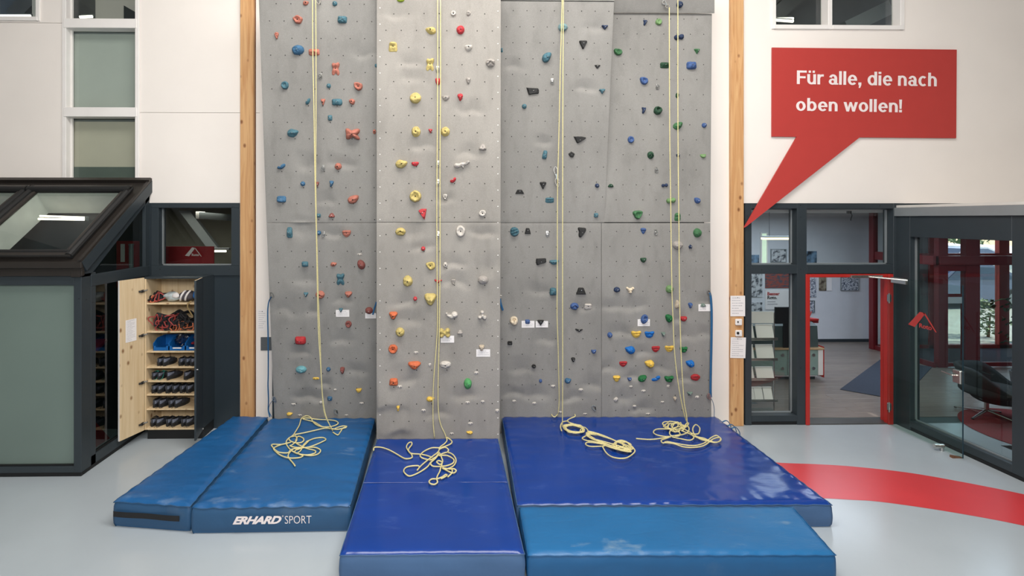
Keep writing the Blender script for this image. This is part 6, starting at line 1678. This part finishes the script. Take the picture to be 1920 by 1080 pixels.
# round rug and swivel armchair
rc = Vector((8.27, -.45, 0))
mthing('round_rug', 'round dark red rug on the lounge floor below the armchair', 'rug', MB().lathe([(.98, .001), (.99, .006), (.98, .012)], rc, 48), M['rug'])
ch = Vector((7.98, .22, .012))
ac = thing('swivel_armchair', 'charcoal felt swivel armchair on a chrome star base behind glass', 'armchair', ch)
obj('column', MB().cyl(ch+Vector((0,0,.07)), ch+Vector((0,0,.30)), .028, 12), M['chrome'], ac)
for i in range(4):
    a = math.radians(20+90*i); e = ch+Vector((.36*math.cos(a), .36*math.sin(a), .015))
    lg = obj('star_leg', MB().tube([ch+Vector((0,0,.085)), e], [.022, .012], 8), M['chrome'], ac)
    obj('glide', MB().cyl(e+Vector((0,0,-.014)), e, .018, 8), M['black'], lg)
def shell(u, v):
    # u: round the seat from arm tip to arm tip, v: bottom centre to rim
    a = math.radians(-150+300*u)
    open_ = max(0, min(1, (125-abs(math.degrees(a)))/70)); open_ = open_*open_*(3-2*open_)
    rim = .15 + .28*open_
    r = .37*(v**.6); z = .27 + rim*max(0, (v-.35)/.65)**1.4 + .02*v
    # chair opens to the right (+X) and towards the camera
    d = Vector((math.cos(math.radians(128)+a), math.sin(math.radians(128)+a), 0))
    k = 1 + .12*open_*max(0, v-.4)
    return ch + d*r*k + Vector((.12,-.02,z))
sh = MB().grid(shell, 26, 12)
o = obj('seat_shell', sh, M['chairfab'], ac, smooth=True)
md = o.modifiers.new('thick', 'SOLIDIFY'); md.thickness = .06; md.offset = 1
obj('seat_cushion', MB().lathe([(.05,.0),(.33,.0),(.36,.03),(.36,.08),(.32,.115),(.05,.125)], ch+Vector((.05,-.03,.335)), 24), M['chairfab'], ac, smooth=True)
# leafy plant beside the armchair
pr_ = onY(1925, 760, 1.1); pb = Vector((pr_.x, 1.1, 0))
M['pot'] = mat('grey_planter', (90,92,94), .6)
pt = thing('potted_plant', 'dark-leaved potted plant reaching in at the right of the lounge window', 'plant', pb)
obj('pot', MB().lathe([(.16,0),(.20,.36),(.21,.38),(.18,.38),(.17,.34)], pb, 18), M['pot'], pt)
RL = random.Random(12)
bh = [(1862,566),(1868,572),(1880,576),(1890,580),(1894,570),(1885,600),(1892,607),(1880,622),(1890,628),(1886,640),(1895,560),(1900,590),(1905,610),(1910,570),(1915,600),(1908,640),(1920,560),(1930,580),(1935,620),(1925,650)]
for i, (px, py) in enumerate(bh):
    c = onY(px, py, 1.1+RL.uniform(-.12,.12))
    for q in range(2):
        d = Vector((RL.uniform(-1,.4), RL.uniform(-.5,.5), RL.uniform(-.5,.4))).normalized()*RL.uniform(.07,.10)
        s_ = d.cross(Vector((0,.8,.6))).normalized()*.038
        e = c+d; m_ = c+d*.5
        obj('leaf', MB().add([c, m_+s_, e, m_-s_, m_+Vector((0,0,.012))], [(0,1,4),(1,2,4),(2,3,4),(3,0,4)]), M['leaf'], pt)
    if i % 3 == 0: obj('twig', MB().tube(catmull([pb+Vector((0,0,.34)), pb+Vector((-.03,0,.9)), (pb+Vector((0,0,c.z)))*.5+c*.5, c], 5), .007, 5), M['leaf'], pt)

# ------------------------------------------------------------------ red-framed entrance lobby
en = thing('wall_entrance', '', ''); del en['label'], en['category']; en['kind'] = 'structure'
def em_(x0, x1, y0, y1, z0, z1, m='redframe', name='frame_member'):
    return obj(name, MB().bbox(x0, x1, y0, y1, z0, z1, .004), M[m], en)
YI, YO = 2.65, 4.1
def xi(px, Y): return onY(px, 500, Y).x
tz0, tz1 = onY(1800, 497, YI).z, onY(1800, 480, YI).z
xm1, xm2 = (xi(1760, YI), xi(1778, YI)), (xi(1812, YI), xi(1838, YI))
em_(xm1[0], xm1[1], YI, YI+.1, 0, 3.06); em_(xm2[0], xm2[1], YI, YI+.12, 0, 3.06)
em_(xm1[0], 13.9, YI-.03, YI+.1, tz0, tz1)
em_(xm1[1], xm2[0], YI, YI+.06, .02, .09); em_(xm2[1], 13.9, YI, YI+.06, .02, .10); em_(xi(1935, YI), xi(1950, YI), YI, YI+.1, 0, 3.06)
em_(xm1[1], xm2[0], YI+.01, YI+.03, tz0-.12, tz0)
obj('pane', MB().box(xm1[1], xm2[0], YI+.02, YI+.03, .09, tz0), M['glass'], en); obj('pane', MB().box(xm2[1], 12.4, YI+.02, YI+.03, .1, tz0), M['glass'], en)
obj('sticker', MB().box(xi(1779, YI), xi(1805, YI), YI+.014, YI+.018, onY(1800, 569, YI).z, onY(1800, 551, YI).z), M['paper'], en)
obj('sticker', MB().box(xi(1779, YI), xi(1805, YI), YI+.013, YI+.018, onY(1800, 557, YI).z, onY(1800, 551, YI).z), M['redframe'], en)
# side of the lobby running back
xs0 = 9.60
for y0_, y1_ in ((3.25, 3.33), (4.02, 4.14)): em_(xs0-.08, xs0+.03, y0_, y1_, 0, 3.06)
em_(xs0-.05, xs0+.01, YI, 4.1, tz0, tz1); em_(xs0-.05, xs0+.01, YI, 4.1, .0, .10)
obj('pane', MB().box(xs0-.025, xs0-.015, YI+.1, 4.02, .1, tz0), M['glass'], en)
obj('pane', MB().box(xs0-.025, xs0-.015, YI+.1, 4.02, tz1, 3.06), M['glass'], en)
# outer front
zr_, zs_ = onY(1700, 647, YO).z, onY(1700, 659, YO).z
zu0, zu1 = onY(1800, 484, YO).z, onY(1800, 475, YO).z
for a, b in ((1700, 1708), (1742, 1752), (1771, 1778), (1874, 1893)): em_(xi(a, YO), xi(b, YO), YO, YO+.1, 0, 3.06, 'red')
em_(xs0, 13.9, YO, YO+.1, 0, zr_, 'red'); em_(xs0, 13.9, YO-.02, YO+.1, zu0, zu1, 'red')
em_(xi(1752, YO), xi(1771, YO), YO+.02, YO+.09, zr_, 3.06, 'offwall', 'white_infill')
em_(xi(1708, YO), xi(1742, YO), YO+.02, YO+.09, zr_, 3.06, 'greymetal', 'grey_infill')
obj('pane', MB().box(xi(1778, YO), xi(1874, YO), YO+.05, YO+.06, zr_, zu0), M['glass'], en)
obj('pane', MB().box(xi(1893, YO), 13.9, YO+.05, YO+.06, zr_, zu0), M['glass'], en)
struct('floor_lobby', MB().box(xs0+.05, 13.9, YI+.1, YO, -.02, .004), M['carpet'])
struct('ceiling_lobby', MB().box(xs0, OX1, YI, YO+.1, 3.06, 3.12), M['ceil'])
# ------------------------------------------------------------------ outside
M['paving'] = mat('pale_paving', (186,184,178), .9, var=.08, scale=1.5)
struct('ground_outside', MB().box(4.0, 60, YO+.1, 70, -.20, -.08), M['paving'])
M['carblue'] = mat('blue_grey_car_paint', (92,104,140), .25, metal=.3, var=.02, coat=.6)
M['carsilver'] = mat('silver_car_paint', (170,176,184), .25, metal=.4, var=.02, coat=.6)
M['cargl'] = mat('car_window', (52,66,80), .1, spec=.8)
def car(c, yaw, paint, label):
    t = thing('car', label, 'car', c); t.rotation_euler = (0, 0, yaw)
    body = [(-2.2,.30),(-2.22,.62),(-2.05,.86),(-1.3,.92),(-.55,1.36),(.1,1.46),(.9,1.44),(1.55,1.16),(2.0,1.0),(2.2,.85),(2.22,.35),(1.8,.24),(-1.8,.24)]
    prof = lambda y, s: [Vector((x, y, z if z < .95 else .95+(z-.95))) for x, z in body]
    mb = MB(); rings = []
    for y, sx in ((-.86,.97),(-.80,1),(.80,1),(.86,.97)):
        rings.append([Vector((x*sx, y*(1 if z < .95 else 1-.25*(z-.95)/.5), z)) for x, z in body])
    n = len(body); mb.add([v for r in rings for v in r], [(j*n+i, j*n+(i+1) % n, (j+1)*n+(i+1) % n, (j+1)*n+i) for j in range(3) for i in range(n)] + [tuple(range(n))[::-1], tuple(3*n+i for i in range(n))])
    lobj('body', mb, paint, t, smooth=.5)
    for s in (-1, 1):
        for lp2 in ([(-1.05,.97),(-.5,1.30),(-.02,1.38),(-.02,.97)], [(.06,.97),(.06,1.38),(.85,1.36),(1.35,1.13),(1.4,.97)]):
            f = lambda o: [(x, s*(.868*(1-.25*max(0, z-.95)/.5))+s*o, z) for x, z in lp2]
            lobj('side_window', MB().hexa(f(-.01), f(.006)), M['cargl'], t)
        for x in (-1.4, 1.35):
            w_ = lobj('wheel', MB().cyl((x, s*.70, .32), (x, s*.89, .32), .32, 20), M['rubber'], t)
            link('hub_cap', MB().cyl((x, s*.89, .32), (x, s*.90, .32), .19, 12).mesh('hub_cap', M['greymetal']), w_)
    lobj('windscreen', MB().hexa([(-1.28,-.72,.94),(-.58,-.62,1.36),(-.58,.62,1.36),(-1.28,.72,.94)], [(-1.30,-.72,.96),(-.60,-.62,1.38),(-.60,.62,1.38),(-1.30,.72,.96)]), M['cargl'], t)
    return t
p = onZ(1832, 574, -.08)
car(Vector((p.x-.7, p.y+.3, -.08)), math.radians(4), M['carblue'], 'blue-grey parked car seen through the red entrance doors')
p = onY(1797, 470, 18.5)
car(Vector((p.x, 18.5, .05)), math.radians(8), M['carsilver'], 'silver parked car further back beyond the entrance transom')
struct('ground_upper_lot', MB().box(8, 60, 15.6, 60, -.2, .05), M['paving'])
# shrubs and tree crowns outside
M['shrub'] = mat('shrub_leaf', (104,128,84), .7, var=.35, scale=8)
def shrub(c, r, h, label, cat, seed, n=420):
    R = random.Random(seed); t = thing('shrub' if cat == 'shrub' else 'tree', label, cat, c)
    fo = MB()
    for i in range(n):
        a = R.uniform(0, 6.283); z = R.random(); rr = r*math.sqrt(R.random())*(.5+.5*math.sin(math.pi*min(1, z+.12)))
        p = c + Vector((rr*math.cos(a), rr*math.sin(a), h*(.12+.88*z))); s = r*.13*(1 if cat == 'shrub' else .45)
        d = Vector((R.gauss(0,1), R.gauss(0,1), R.gauss(0,1))).normalized(); e = d.orthogonal().normalized()*s*.5
        fo.add([p-d*s, p+e, p+d*s, p-e], [(0,1,2,3)])
    o = obj('foliage', fo, M['shrub'], t); o['kind'] = 'stuff'
    obj('stem', MB().tube([c, c+Vector((.05,0,h*.6))], [r*.08, r*.03], 7), M['wedge'], t)
p = onZ(1853, 632, -.08); shrub(Vector((p.x, max(p.y, 4.9), -.08)), .42, .95, 'leafy shrub just outside the red entrance glass', 'shrub', 1)
p = onY(1845, 470, 30); shrub(Vector((p.x-2, 32, .05)), 4.5, 8, 'leafy tree far behind the parked cars', 'tree', 2, 2600)
p = onY(1900, 470, 28); shrub(Vector((p.x+9, 26, .25)), 4, 6, 'leafy tree behind cars at the far right', 'tree', 3, 2200)
